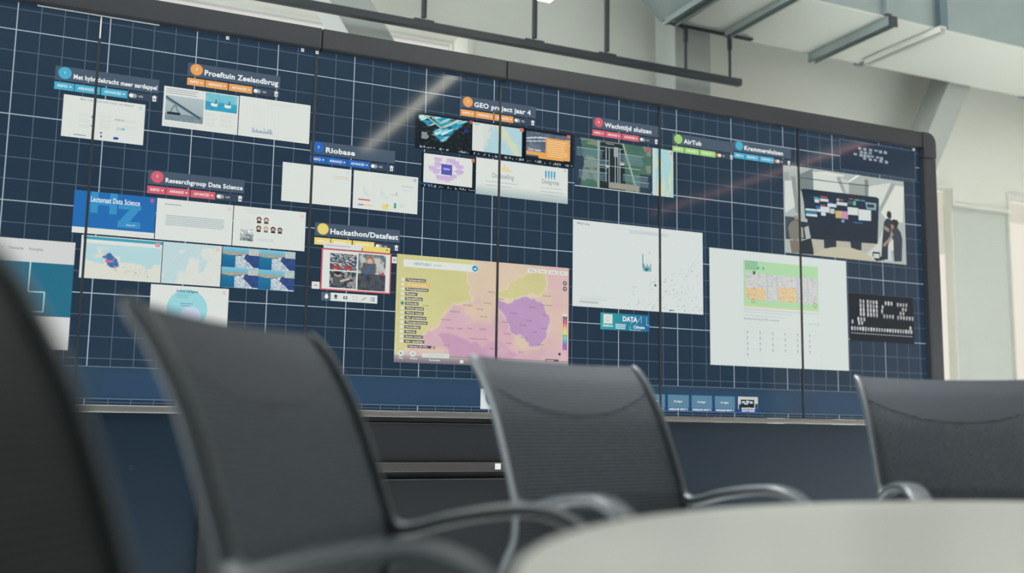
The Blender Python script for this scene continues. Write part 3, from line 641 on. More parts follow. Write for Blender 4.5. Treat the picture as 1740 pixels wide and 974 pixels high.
w_ = Win(.74, 1.81, 1.64, 2.31); w_.r(0, 0, 1, 1, (34, 106, 174)); w_.r(0, .86, 1, 1, WH, 1)
HZ = (58, 142, 192)
w_.r(.2, 0, .29, .5, HZ, 1); w_.r(.2, .17, .5, .3, HZ, 1); w_.r(.43, 0, .52, .5, HZ, 1)
w_.r(.54, .24, .82, .35, HZ, 1); w_.pg([(.68, .34), (.8, .34), (.68, .66), (.55, .66)], HZ, 1); w_.r(.54, .64, .82, .79, HZ, 1)
w_.t('Lectoraat Data Science', .2, .24, .062, (222, 232, 236), 2, width=.6, bold=.02); w_.t('hz.nl', .65, .74, .02, (210, 225, 230), 2, width=.1)
w_.r(.93, .04, .97, .13, (190, 90, 130), 1); w_.r(.75, .94, .93, .945, TX, 2)
w_.build('content_window', label='blue title page with large pale letters')
w_ = Win(1.65, 1.81, 2.54, 2.31); w_.r(0, 0, 1, 1, WH); lines(w_, .1, .38, .13, .13, 1, (140, 160, 168), .01, 2); lines(w_, .12, .9, .4, .62, 6, (150, 168, 178), .008, 4, jit=.08); w_.r(.93, .06, .97, .14, (222, 196, 196), 1)
w_.build('content_window', label='white page with a paragraph of grey text')
w_ = Win(2.55, 1.81, 3.44, 2.31); w_.r(0, 0, 1, 1, WH); lines(w_, .15, .6, .08, .14, 2, (196, 202, 200), .006, 8)
def face(x, y, hair, skin, shirt):
    w_.r(x, y, x+.075, y+.17, (226, 226, 222), 1); w_.d(x+.037, y+.07, .031, hair, 2); w_.d(x+.037, y+.08, .02, skin, 3); w_.r(x+.008, y+.125, x+.067, y+.17, shirt, 3)
for a in ((.31, .22, (60, 50, 50), (206, 176, 160), (40, 44, 52)), (.41, .22, (120, 96, 78), (210, 180, 165), (60, 60, 66)), (.31, .44, (90, 64, 52), (206, 170, 156), (50, 54, 60)),
          (.41, .44, (190, 166, 130), (216, 190, 172), (90, 110, 120)), (.51, .44, (40, 38, 40), (196, 160, 140), (44, 50, 60)), (.605, .44, (86, 76, 68), (176, 160, 150), (60, 60, 60))): face(*a)
w_.pic(.1, .56, .28, .86, 24, 24, lambda u, v: lerp((66, 76, 80), (214, 222, 222), fbm(u*6, v*6)*1.3-.15+.4*(v < .4)), 1)
lines(w_, .1, .25, .3, .5, 4, (196, 202, 200), .004, 3); lines(w_, .33, .62, .78, .82, 2, (170, 190, 204), .005, 6); w_.r(.92, .07, .97, .15, (222, 196, 196), 1)
w_.build('content_window', label='white page with six small portraits')
def coast(u, v):
    n = fbm(u*5+3, v*4+1); c = lerp((176, 210, 214), (214, 216, 204), ss(n+(v-.4)*.5-.35*(u > .45)*(v < .5), .42, .52))
    c = lerp((178, 210, 214), c, ss(v-.02, 0, .2))
    d = np.hypot((u-.345-.2*(v-.5))*3.4, (v-.48)*1.15); m = ss(d+.25*(fbm(u*22, v*16)-.5), .30, .24)
    land = lerp((60, 130, 176), (40, 92, 160), fbm(u*20, v*14)); land = np.where((fbm(u*12+9, v*10) > .58)[..., None], np.array((206, 110, 140.)), land)
    c = c*(1-m[..., None])+land*m[..., None]
    s = (fbm(u*60, v*40, 2) > .52) & (v > .62) & (u > .35) & (u < .85) & (abs(v-.68-.25*(u-.4)) < .12)
    return np.where(s[..., None], np.array((176, 180, 170.)), c)
w_ = Win(.85, 2.33, 1.74, 2.83); w_.r(0, 0, 1, 1, WH); w_.r(.02, .02, 1, .09, (60, 156, 180), 1); w_.pic(.06, .18, .99, .98, 110, 70, coast, 1); w_.r(.91, .05, .97, .15, (206, 150, 170), 2)
w_.build('content_window', label='pale map with a dark blue and pink delta shape')
w_ = Win(1.75, 2.33, 2.43, 2.83); w_.pic(0, 0, 1, 1, 70, 50, lambda u, v: lerp((190, 214, 216), (216, 220, 212), ss(fbm(u*6+20, v*5)+(u+v-1)*.45, .40, .52))*(1-.03*fbm(u*30, v*30)[..., None]))
w_.r(.9, .05, .96, .13, (222, 190, 196), 1); w_.build('content_window', label='very pale coast map')
def harbour(u, v):
    u = (u*2) % 1; v = (v*2) % 1
    c = lerp((126, 190, 208), (96, 172, 198), v*3)
    c = np.where((v > .22)[..., None], lerp((120, 130, 120), (206, 190, 170), fbm(u*30, v*40)), c)
    c = np.where((v > .36+.04*np.sin(u*6))[..., None], lerp((34, 128, 164), (22, 96, 140), v), c)
    k = (v > .42+.5*abs(u-.62)-.25*fbm(u*8, v*8)+.02) & (u > .35)
    c = np.where(k[..., None], lerp((150, 170, 190), (214, 218, 214), ss(fbm(u*26, v*26), .3, .6)), c)
    k2 = (u > .66-.25*(v-.2)) & (v > .3) & (v < .95) & (u > .55+.6*(v-.45)); 
    c = np.where(k2[..., None], lerp((36, 58, 108), (60, 86, 140), fbm(u*9, v*9)), c)
    k3 = (abs(u-.85) < .14) & (v > .04) & (v < .34)
    return np.where(k3[..., None], lerp((150, 165, 160), (220, 224, 214), fbm(u*30, v*30)), c)
w_ = Win(2.44, 2.33, 3.33, 2.83); w_.pic(0, 0, 1, 1, 150, 90, harbour); w_.build('content_window', label='four equal photos of a blue harbour')
w_ = Win(1.64, 2.85, 2.54, 3.35); w_.r(0, 0, 1, 1, WH); w_.d(.47, .55, .235, (150, 208, 214), 1); w_.d(.52, .72, .12, (196, 206, 226), 2)
w_.t('Artificial Intelligence', .32, .15, .03, (30, 120, 140), 3, width=.28, bold=.03); lines(w_, .32, .52, .2, .28, 3, (90, 160, 174), .004, 1, 3); lines(w_, .38, .55, .42, .47, 2, (90, 110, 130), .006, 1, 3)
w_.r(.92, .06, .96, .15, (226, 190, 190), 1); w_.build('content_window', label='white page with a pale blue circle diagram')
w_ = Win(-.40, 2.43, .79, 3.67); w_.r(0, 0, 1, 1, (206, 208, 206)); w_.r(0, .21, 1, .70, (36, 106, 132), 1)
w_.t('Info +     Timetable     Floorplan', .30, .10, .03, (120, 140, 144), 1, width=.42)
LN = (190, 214, 214)
for a, b in (((.62, .21), (.62, .48)), ((.62, .48), (.76, .48)), ((.76, .48), (.76, .66)), ((.76, .66), (.62, .66)), ((.62, .66), (.62, .70)), ((.3, .21), (.3, .45)), ((.3, .21), (.1, .36))): w_.ln(a, b, .014, LN, 2)
w_.t('Data', .12, .6, .09, (206, 218, 218), 2, width=.34, bold=.02)
w_.build('content_window', label='tall page with a teal middle field at far left')

w_ = Win(3.12, 1.19, 4.01, 1.69); w_.r(0, 0, 1, 1, WH); w_.r(.73, .22, .96, .235, (226, 180, 130), 1); w_.r(.73, .27, .96, .28, (150, 200, 214), 1); lines(w_, .05, .14, .06, .06, 1, (190, 196, 194), .006, 2); w_.r(.92, .06, .97, .16, (206, 214, 226), 1)
w_.build('content_window', label='nearly blank white page with an orange and a blue line')
w_ = Win(4.04, 1.19, 4.92, 1.69); w_.r(0, 0, 1, 1, WH)
w_.r(.08, .74, .26, .77, (190, 60, 66), 1); w_.r(.08, .88, .16, .905, (110, 80, 160), 1); w_.r(.16, .88, .29, .905, (226, 196, 110), 1)
w_.r(.32, .1, .323, .95, (200, 206, 204), 1); w_.r(.45, .82, .54, .96, (222, 212, 120), 1); w_.r(.51, .82, .54, .86, (214, 140, 90), 1); w_.r(.63, .76, .665, .9, (60, 168, 120), 1)
w_.pg([(.15, .35), (.155, .62), (.25, .66)], (200, 216, 210), 1); w_.pg([(.42, .4), (.42, .64), (.55, .66)], (204, 218, 214), 1); w_.r(.66, .47, .67, .56, (120, 130, 134), 1)
for a in (.3, .33): w_.r(.74, a*.9, .93, a*.9+.008, (160, 170, 176), 1)
w_.r(.74, .38, .93, .39, (160, 200, 214), 1); lines(w_, .58, .65, .55, .55, 1, TX, .006, 2); lines(w_, .72, .8, .78, .84, 3, (190, 196, 196), .005, 1); lines(w_, .34, .95, .07, .12, 2, (200, 206, 204), .005, 4); w_.r(.92, .05, .97, .13, (170, 190, 206), 1)
w_.build('content_window', label='white dashboard with small coloured bars')

w_ = Win(3.68, 2.175, 4.18, 2.245, 7); w_.r(0, 0, 1, 1, (214, 218, 214)); lines(w_, .04, .92, .45, .45, 1, (180, 186, 188), .1, 2); w_.build('content_toolbar', label='narrow white address field')
w_ = Win(4.19, 2.175, 4.56, 2.245, 7); w_.r(0, 0, 1, 1, YL); w_.pg([(.84, .35), (.88, .65), (.92, .35)], (50, 54, 60), 1); w_.build('content_toolbar', label='yellow drop-down field')
def crowd(u, v): 
    c = lerp((40, 50, 62), (206, 200, 194), ss(fbm(u*22, v*18, 3), .3, .62)); c = np.where((fbm(u*14+5, v*10) > .62)[..., None], np.array((60, 110, 140.)), c)
    for x in (.25, .68): c = np.where(((abs(u-x) < .15) & (abs(v-.85) < .09))[..., None], np.array((186, 60, 60.)), c)
    return c
def desk(u, v):
    c = lerp((96, 112, 118), (190, 190, 182), ss(fbm(u*7+3, v*7), .35, .65)); c = np.where((v > .55)[..., None], lerp((40, 46, 56), (110, 110, 116), fbm(u*12, v*9)), c)
    c = np.where((np.hypot(u-.42, (v-.15)*1.2) < .13)[..., None], np.array((150, 110, 90.)), c); c = np.where((np.hypot(u-.42, (v-.2)*1.2) < .1)[..., None], np.array((206, 170, 150.)), c)
    c = np.where(((abs(u-.4+.2*(v-.3)) < .24) & (v > .26) & (v < .55))[..., None], np.array((92, 92, 96.)), c)
    c = np.where(((abs(u-.36+(v-.45)*.5) < .03) & (abs(v-.45) < .12))[..., None], np.array((36, 110, 190.)), c)
    return np.where((np.hypot(u-.9, v-.52) < .05)[..., None], np.array((200, 60, 70.)), c)
def desk2(u, v):
    c = lerp((50, 60, 68), (150, 152, 150), ss(fbm(u*10+9, v*6), .35, .65)); c = np.where((np.hypot(u-.3, (v-.2)) < .13)[..., None], np.array((176, 150, 136.)), c)
    c = np.where((np.hypot(u-.3, (v-.1)) < .12)[..., None], np.array((44, 48, 54.)), c)
    c = np.where(((abs(u-.3) < .18) & (v > .34) & (v < .9))[..., None], np.array((84, 88, 92.)), c)
    return np.where(((abs(v-.55+(u-.5)*.5) < .06) & (u > .4) & (u < .75))[..., None], np.array((200, 176, 160.)), c)
w_ = Win(3.66, 2.25, 4.58, 2.78, 6); w_.r(0, 0, 1, 1, (206, 92, 100)); w_.r(.018, .03, .982, .97, WH, 1)
w_.pic(.12, .1, .5, .5, 60, 40, crowd, 2); w_.pic(.52, .06, .92, .95, 60, 70, desk, 2); w_.pic(.12, .53, .5, .93, 60, 40, desk2, 2)
w_.build('content_window', label='red-outlined window with three photos of people at desks')
w_ = Win(4.59, 2.285, 4.655, 2.37, 6); w_.r(0, 0, 1, 1, WH); w_.ln((.3, .3), (.7, .7), .006, (60, 80, 90), 1); w_.ln((.3, .7), (.7, .3), .006, (60, 80, 90), 1); w_.build('content_toolbar', label='small white close button')
w_ = Win(3.55, 2.685, 3.65, 2.775, 6); w_.r(0, 0, 1, 1, WH); w_.ln((.3, .6), (.5, .42), .008, (60, 80, 90), 1); w_.ln((.5, .42), (.7, .6), .008, (60, 80, 90), 1); w_.build('content_toolbar', label='small white arrow button')
w_ = Win(3.68, 2.81, 4.41, 2.915, 6); w_.r(0, 0, 1, 1, WH); w_.r(0, 0, .16, 1, (84, 98, 116), 1)
w_.d(.085, .55, .024, (230, 234, 232), 2); w_.r(.065, .2, .105, .6, (230, 234, 232), 2)
w_.d(.25, .4, .02, (50, 74, 86), 1); w_.r(.22, .62, .28, .72, (50, 74, 86), 1); w_.r(.385, .36, .455, .7, (50, 74, 86), 1); w_.d(.42, .53, .012, WH, 2)
for a in (.55, .61):
    for b in (.32, .66): w_.r(a, b, a+.02, b+.06, (90, 110, 120), 1)
w_.ln((.72, .7), (.79, .36), .008, (70, 100, 120), 1)
for b in (.3, .48, .66): w_.r(.87, b, .885, b+.08, (40, 80, 160), 1); w_.r(.9, b, .95, b+.08, (40, 70, 120), 1)
w_.build('content_toolbar', label='white tool strip with a hand icon')

# big yellow and violet weather map
def vmap(u, v):
    uu = u+.045*(fbm(u*22, v*15, 5)-.47); vv = v+.075*(fbm(u*22+31, v*15+7, 5)-.47)
    lum = fbm(u*6, v*5)
    land = lerp((214, 192, 170), (206, 170, 180), ss(fbm(u*4+11, v*4+2)+.5*(v-.5), .40, .62))
    land = lerp(land.mean((0, 1)) if False else (0, 0, 0), (1, 1, 1), u*0)*0+land
    c = land
    P = dict(MAP)
    for nme, col in (('vb', (192, 150, 176)), ('pink', (212, 178, 178)), ('violet', (184, 148, 186)), ('england', (206, 200, 158)), ('yellow2', (203, 199, 141)), ('baltic', (202, 196, 142))):
        m = np.zeros(u.shape)
        for du, dv in ((0, 0), (.006, 0), (-.006, 0), (0, .01), (0, -.01)): m = m+inpoly(uu+du, vv+dv, P[nme])/5.0
        if nme in ('vb', 'pink', 'england'): m = m*ss(fbm(u*5+2, v*5), .2, .6)
        c = c*(1-m[..., None])+np.array(col, float)*m[..., None]
        if nme in ('yellow2', 'baltic', 'violet'):
            e = (m > .1) & (m < .9); c = np.where(e[..., None], c*.6+np.array((226, 214, 196.))*.4, c)
    return c+(lum[..., None]-.5)*14
w_ = Win(4.66, 2.24, 7.19, 3.66); w_.pic(0, 0, 1, 1, 210, 120, vmap)
w_.pic(0, .93, 1, 1, 60, 8, lambda u, v: lerp((176, 166, 160), (110, 104, 118), v), 1)
w_.r(.035, .045, .45, .115, (218, 222, 214), 2); w_.d(.435, .08, .042, (50, 150, 186), 3); w_.pg([(.425, .085), (.447, .07), (.437, .095)], (230, 235, 235), 4)
w_.t('VENTUSKY', .09, .092, .035, (90, 160, 180), 3, width=.1, bold=.01); lines(w_, .2, .25, .08, .08, 1, (170, 190, 190), .004, 1, 3)
names = ['Temperature', '', 'Precipitation', 'Radar', 'Satellite', 'Clouds', 'Wind speed', 'Wind gusts', 'Air pressure', 'Thunderstorms', 'Humidity', 'Waves', 'Snow cover', 'Air quality']
for k, nm in enumerate(names):
    v = .235+.0437*k
    w_.d(.035, v, .021, (214, 220, 214) if k != 5 else (40, 140, 150), 2)
    if not nm: w_.r(.05, v-.013, .18, v+.013, (232, 178, 100), 2); w_.t('Perceived temp.', .06, v+.008, .022, (240, 230, 210), 3, width=.11); continue
    wd = .028+.0075*len(nm); w_.r(.05, v-.015, .05+wd, v+.015, (98, 96, 90), 2); w_.t(nm, .057, v+.008, .026, (225, 225, 220), 3, width=wd-.014, bold=.02)
w_.r(.07, .835, .20, .862, (84, 78, 84), 2); w_.t('February 20 (Th)', .077, .856, .024, (225, 225, 220), 3, width=.1, bold=.02); w_.d(.215, .85, .02, (84, 78, 84), 2); w_.d(.215, .85, .013, (200, 180, 180), 3)
for u, c in ((.035, (60, 160, 170)), (.1, (90, 180, 190))): w_.d(u, .915, .04, (212, 216, 210), 2); w_.d(u, .915, .013, c, 3)
w_.t('Play', .025, .965, .022, (225, 225, 220), 2, width=.022, bold=.02); w_.t('Windanim', .085, .965, .022, (225, 225, 220), 2, width=.04, bold=.02)
w_.r(.15, .905, .30, .945, (206, 214, 206), 2); w_.t('Close timeline', .18, .93, .022, (150, 190, 200), 3, width=.09); w_.t('Forecasts', .19, .975, .024, (230, 230, 225), 2, width=.06, bold=.02)
w_.r(.3, .925, 1, .93, (130, 110, 130), 2); w_.r(.36, .955, .38, .985, (220, 215, 215), 2)
for a, b, t in ((.745, .80, 'Map'), (.81, .862, 'Radar'), (.872, .93, 'Settings'), (.94, .99, 'Menu')): w_.r(a, .035, b, .075, (218, 218, 210), 2); w_.t(t, a+.012, .062, .022, (130, 160, 170), 3, width=b-a-.024)
for v in (.155, .21): w_.d(.975, v, .032, (80, 80, 80), 2); w_.d(.975, v, .02, (150, 150, 145), 3); w_.d(.975, v, .007, (230, 230, 225), 4)
leg = [(214, 216, 212), (60, 60, 80), (130, 60, 110), (190, 60, 90), (214, 120, 120), (226, 170, 120), (226, 200, 100), (200, 216, 110), (80, 180, 110), (90, 190, 190), (60, 150, 190), (60, 110, 180), (130, 60, 150), (170, 60, 150), (200, 170, 200)]
for k, c in enumerate(leg): v = .46+.0255*k; w_.r(.965, v, .99, v+.0235, c, 2); w_.r(.973, v+.009, .982, v+.015, (225, 225, 220), 3)
w_.r(.865, .845, .935, .87, (206, 176, 190), 2); w_.d(.945, .858, .02, (70, 66, 74), 3); w_.r(.86, .91, .94, .935, (96, 90, 94), 2); w_.t('Normal', .868, .93, .02, (225, 225, 220), 3, width=.04, bold=.02)
cities = [(.51, .30, 'Aalborg'), (.575, .36, 'Malmö'), (.49, .41, 'Hamburg'), (.37, .44, 'Groningen'), (.45, .47, 'Bremen'), (.30, .51, 'Amsterdam'), (.25, .59, 'Rotterdam'), (.47, .54, 'Hanover'), (.28, .665, 'Antwerp'), (.34, .665, 'Liege'), (.4, .66, 'Köln'), (.47, .66, 'Kassel'), (.41, .755, 'Frankfurt am Main'), (.27, .83, 'Paris'), (.53, .84, 'Nurnberg'), (.60, .58, 'Berlin'), (.64, .49, 'Szczecin'), (.74, .55, 'Poznan'), (.70, .60, 'Zielona'), (.84, .49, 'Olsztyn'), (.83, .62, 'Warsaw'), (.78, .66, 'Lodz'), (.71, .72, 'Wroclaw'), (.61, .69, 'Dresden'), (.62, .78, 'Prague'), (.81, .78, 'Krakow'), (.7, .86, 'Brno'), (.83, .39, 'Kaliningrad'), (.84, .3, 'Klaipeda'), (.76, .42, 'Gdansk'), (.15, .47, 'Leeds'), (.1, .77, 'London')]
for u, v, t in cities: w_.t(t, u, v, .02, (112, 92, 104), 2, width=.008*len(t)*.75, bold=.0)
w_.build('content_window', label='large yellow and violet weather map')

# GEO windows
def shard(u, v):
    d = abs(u-.42)-(.55-v)*.62; b = fbm(u*4+v*9, v*2-u*5+6)
    c = lerp((10, 30, 40), (30, 150, 186), ss(b, .3, .5)); c = lerp(c if False else (0, 0, 0), (0, 0, 0), u*0)+c
    hi = ss(fbm((u+v)*10, (u-v)*2.5+3), .5, .66); c = c*(1-hi[..., None])+np.array((190, 224, 226.))*hi[..., None]
    dark = ss(d+.2*(fbm(u*8, v*8)-.5), .12, .2); c = c*(1-dark[..., None])+lerp((12, 20, 26), (60, 66, 56), ss(fbm(u*20, v*20), .5, .75))*dark[..., None]
    g = (abs(abs(u-.42)*1.1+v-.35) < .025) | (abs(abs(u-.42)*1.1+v-.2) < .02)
    return np.where(g[..., None], np.array((170, 184, 140.)), c)
def dots(w, seed, v0=.9, n=26, u0=.05, u1=.98):
    r = random.Random(seed)
    for k in range(n): u = u0+(u1-u0)*r.random(); w.r(u, v0+.05*r.random(), u+.008+.02*r.random(), v0+.05+.03*r.random(), (150, 160, 166), 2)
DK = (16, 26, 36)
w_ = Win(4.86, .29, 5.73, .79); w_.r(0, 0, 1, 1, DK); w_.pic(.05, .06, .93, .9, 100, 60, shard, 1); w_.r(.89, .03, .96, .12, (170, 90, 70), 2); dots(w_, 1); lines(w_, .1, .22, .55, .7, 5, (200, 214, 216), .008, 2, 3); w_.r(.8, .3, .87, .4, (30, 50, 130), 3)
w_.build('content_window', label='dark window with a turquoise crystal picture')
def coast2(u, v):
    c = lerp((176, 208, 214), (170, 204, 212), fbm(u*4, v*4))
    land = ss(.1+.14*(fbm(u*14, v*12)-.5)-abs(u-.52-.42*v+.12*(fbm(u*5+3, v*5)-.5)), 0, .03)
    c = c*(1-land[..., None])+np.array((205, 211, 182.))*land[..., None]
    west = ss(.46+.25*(fbm(u*9+7, v*9)-.5)-.2*v-u, 0, .05)
    return c*(1-west[..., None])+np.array((206, 213, 204.))*west[..., None]
w_ = Win(5.64, .29, 6.49, .79); w_.r(0, 0, 1, 1, DK); w_.pic(.05, .06, .93, .86, 60, 40, coast2, 1); w_.r(.05, .06, .24, .86, (212, 218, 212), 2); w_.r(.08, .1, .16, .13, (120, 190, 140), 3); w_.r(.89, .04, .96, .14, (206, 110, 80), 3); dots(w_, 2)
w_.build('content_window', label='pale coast map split by a seam, below the middle header')
w_ = Win(6.45, .29, 7.25, .79); w_.r(0, 0, 1, 1, DK)
w_.pic(.06, .09, .93, .8, 60, 40, lambda u, v: np.where(((abs(v-.3+.1*np.sin(u*4)) < .03) | (abs(v-.42+.25*u) < .02))[..., None], np.array((190, 206, 210.)), lerp((52, 74, 96), (130, 130, 140), fbm(u*8, v*5))), 1)
w_.r(.44, .22, .92, .82, (226, 164, 90), 2); w_.r(.06, .66, .8, .76, (226, 164, 90), 2); w_.r(.3, .72, .8, .84, (226, 164, 90), 2); w_.r(.06, .68, .44, .70, (226, 164, 90), 2)
w_.t('Use case', .1, .64, .04, (225, 228, 226), 3, width=.24, bold=.02); lines(w_, .47, .88, .3, .74, 8, (238, 206, 160), .012, 3, 3); w_.r(.86, .05, .93, .14, (206, 110, 80), 3); dots(w_, 3)
w_.build('content_window', label='dark window with an orange text field over a street picture')
w_ = Win(4.96, .83, 5.74, 1.31); w_.r(0, 0, 1, 1, DK); w_.r(.04, .03, .94, .86, WH, 1); w_.r(.36, .28, .56, .58, (88, 84, 178), 3); w_.t('Datafest', .4, .44, .03, (220, 220, 235), 4, width=.12)
r = random.Random(4)
for cu, cv in ((.3, .16), (.3, .3), (.55, .15), (.62, .2), (.7, .3), (.7, .45), (.27, .5), (.34, .66), (.42, .66), (.5, .68), (.58, .6), (.2, .42)):
    w_.r(cu-.07, cv-.05, cu+.07, cv+.05, (200, 176, 214), 2); w_.r(cu-.05, cv+.05, cu+.03, cv+.1, (206, 186, 218), 2)
w_.ln((.46, .1), (.46, .8), .012, (190, 170, 210), 2); w_.ln((.2, .45), (.78, .45), .012, (190, 170, 210), 2); w_.r(.92, .02, .98, .12, (206, 110, 80), 3); w_.r(.0, .9, .2, .92, (40, 110, 190), 2); dots(w_, 5)
w_.build('content_window', label='white mind map with a violet centre')
w_ = Win(5.75, .81, 7.16, 1.32); w_.r(0, 0, 1, 1, WH); w_.pic(0, .7, 1, 1, 8, 12, lambda u, v: lerp(WH, (150, 172, 172), v*.8), 1)
for k, h in enumerate((.06, .1, .2, .14, .1, .07, .03)): w_.r(.25+.02*k, .3-h, .262+.02*k, .3, (226, 200, 120), 2)
w_.t('Doelstelling', .17, .50, .065, (150, 156, 160), 2, width=.23); w_.t('Doelgroep', .71, .50, .065, (140, 156, 164), 2, width=.19)
for k in range(4): u = .752+.032*k; w_.d(u, .15, .014, (60, 160, 190), 2); w_.r(u-.009, .17, u+.009, .3, (60, 160, 190), 2); w_.r(u-.005, .3, u+.005, .36, (60, 160, 190), 2)
lines(w_, .1, .45, .62, .72, 2, (170, 180, 182), .008, 1, 2); lines(w_, .7, .95, .62, .82, 3, (170, 180, 182), .008, 7, 2); w_.r(.95, .03, .98, .1, (190, 196, 200), 2)
w_.build('content_window', label='wide white page with a bar chart icon and four blue figures')

def aerial(u, v):
    c = lerp((52, 92, 82), (88, 122, 104), fbm(u*6, v*5)); c = np.where((fbm(u*4+8, v*4+3) > .56)[..., None], np.array((120, 134, 118.)), c)
    can = (abs(u-.48-.0*v) < .15+.03*v) & (v > .02); c = np.where(can[..., None], lerp((28, 38, 44), (40, 50, 54), fbm(u*9, v*9)), c)
    c = np.where(((u < .12-.1*abs(v-.5)) | (u > .85) & (v > .6))[..., None], np.array((44, 60, 78.)), c)
    for a, b in ((.30, .0), (.62, .28)): c = np.where((abs(u-a-b*v*.7) < .012)[..., None], np.array((150, 170, 156.)), c)
    g = (v > .84) & (v < .96) & (u > .44) & (u < .84); c = np.where(g[..., None], np.array((150, 148, 138.)), c)
    return c
w_ = Win(7.27, .32, 8.55, 1.04); w_.pic(0, 0, 1, 1, 110, 66, aerial); LC = (176, 196, 200)
for u in (.40, .44, .52, .555, .58): w_.r(u-.004, .12, u+.004, .84, LC, 1)
for a, b in ((.4, .55), (.32, .62)): w_.r(a, .12, b, .13, LC, 1)
w_.r(.3, .5, .85, .51, (180, 190, 186), 1); w_.d(.42, .52, .02, LC, 1)
for u0, u1, v0, n in ((.02, .38, .22, 5), (.56, .9, .24, 6), (.12, .44, .42, 5), (.05, .42, .68, 5), (.62, .96, .66, 4), (.74, .97, .78, 3)): lines(w_, u0, u1, v0, v0+.035*(n-1), n, (120, 150, 160), .006, n, 1, .1); w_.r(u0, v0-.02, u1, v0-.014, LC, 2)
w_.t('Krammer sluis', .4, .06, .02, (206, 214, 214), 2, width=.1); w_.r(.93, .03, .975, .11, (190, 80, 90), 2); w_.r(.0, .985, 1, 1, (206, 214, 212), 1)
w_.r(.5, .1, .56, .3, (150, 160, 160), 1); w_.r(.58, .4, .64, .46, (190, 190, 180), 1); w_.build('content_window', label='green aerial photo of canal locks')
w_ = Win(8.57, .32, 8.935, 1.04); w_.pic(0, 0, 1, 1, 40, 50, lambda u, v: lerp((164, 206, 210), (206, 210, 176), ss(fbm(u*7, v*3+5), .42, .62))); w_.r(0, 0, .14, 1, (190, 212, 210), 1); w_.r(.84, .04, .95, .1, (214, 150, 150), 1)
w_.build('content_window', label='narrow pale blue and yellow map strip')

w_ = Win(7.25, 1.53, 9.45, 2.77); w_.r(0, 0, 1, 1, (212, 219, 216)); TQ = (30, 130, 140)
w_.t('MyShipTracking', .03, .05, .03, (90, 130, 134), 1, width=.09); w_.r(.32, .05, .62, .054, (190, 200, 200), 1); lines(w_, .42, .75, .065, .09, 3, (176, 190, 192), .003, 3)
w_.r(.52, .33, .526, .5, TQ, 1)
for k in range(7): w_.r(.527+.009*k, .44+.02*(k % 3), .533+.009*k, .53, TQ, 1)
w_.d(.55, .51, .03, TQ, 1); w_.d(.575, .31, .012, (150, 190, 186), 1); w_.d(.62, .69, .02, TQ, 1)
r = random.Random(11)
for k in range(110):
    u = .4+.6*r.random()**.8; v = .98-.62*r.random()**1.3*(.3+.7*(u-.35)/.65); a = -.5-.4*r.random(); l_ = .004+.016*r.random()
    w_.ln((u, v), (min(.99, u+l_), max(.02, v+a*l_*1.6)), .005, (150, 176, 176) if r.random() < .75 else TQ, 1)
for a in (((.83, .62), (.98, .24)), ((.86, .48), (.99, .33)), ((.66, .9), (.70, .78))): w_.ln(*a, .003, (170, 190, 190), 1)
w_.pg([(.73, .965), (.78, .97), (.73, .985)], TQ, 1); w_.r(.05, .88, .32, .883, (190, 198, 198), 1); w_.r(.05, .93, .19, .96, (186, 194, 194), 1); w_.r(.055, .905, .25, .908, (150, 165, 168), 1)
w_.build('content_window', label='large white map with scattered turquoise strokes')
w_ = Win(7.70, 2.835, 8.51, 3.075); w_.pic(0, 0, 1, 1, 16, 6, lambda u, v: lerp((52, 160, 160), (30, 104, 150), u)); w_.r(.06, .08, .24, .64, WH, 1); w_.disc(7.70+.15*.81, 2.835+.36*.24, .035, (160, 180, 190), 5, n=6); w_.disc(7.70+.15*.81, 2.835+.36*.24, .027, WH, 6, n=6)
w_.t('DATA', .45, .44, .068, (226, 234, 234), 1, width=.30, bold=.04); w_.t('Climate', .67, .84, .042, (226, 234, 234), 1, width=.23, bold=.03); w_.t('Dateforms', .05, .82, .035, (220, 230, 230), 1, width=.2, bold=.04)
lines(w_, .3, .55, .66, .88, 3, (190, 216, 220), .035, 5); w_.ln((.6, .7), (.6, .95), .006, LN, 2); w_.ln((.6, .95), (.82, .95), .006, LN, 2); w_.ln((.62, .6), (.72, .1), .006, LN, 2); w_.ln((.72, .6), (.83, .1), .006, LN, 2); w_.ln((.83, .1), (.83, .5), .006, LN, 2); w_.ln((.94, .1), (.94, .6), .006, LN, 2); w_.ln((.94, .6), (1, .6), .006, LN, 2)
w_.build('content_window', label='small teal banner with white capital letters')

w_ = Win(9.57, 1.74, 12.22, 3.51); w_.r(0, 0, 1, 1, (210, 218, 214)); w_.r(.235, .08, .78, .475, (172, 212, 166), 1); w_.r(.235, .47, .78, .485, (206, 206, 150), 1)
r = random.Random(3)
for a in range(7):
    for b in range(5): w_.pg([(.245+.013*a, .085+.016*b), (.251+.013*a, .098+.016*b), (.257+.013*a, .085+.016*b)], (70, 140, 130), 2)
for u in (.34, .375): w_.d(u, .14, .02, (70, 160, 170), 2)
def rooms(u, v):
    c = lerp((206, 206, 200), (170, 182, 196), ss(fbm(u*46, v*26, 2), .42, .62)); c = np.where(((v > .55) & (u < .27) | (v > .45) & (u > .44) & (u < .7))[..., None], lerp((222, 196, 150), (190, 170, 150), ss(fbm(u*40, v*30, 2), .45, .6)), c)
    c = np.where(((abs(u-.29) < .008) | (abs(u-.43) < .008) | (abs(u-.71) < .012) | (abs(u-.86) < .008))[..., None], np.array((176, 190, 210.)), c)
    return np.where((fbm(u*70+4, v*34+9, 2) > .6)[..., None], np.array((120, 104, 120.)), c)
w_.pic(.25, .19, .775, .42, 130, 60, rooms, 2)
for u in (.29, .74): w_.r(u, .41, u+.022, .45, (150, 150, 120), 3); w_.r(u+.004, .415, u+.018, .445, (180, 210, 160), 4)
for u in (.30,): w_.r(u, .17, u+.018, .2, (90, 90, 90), 3)
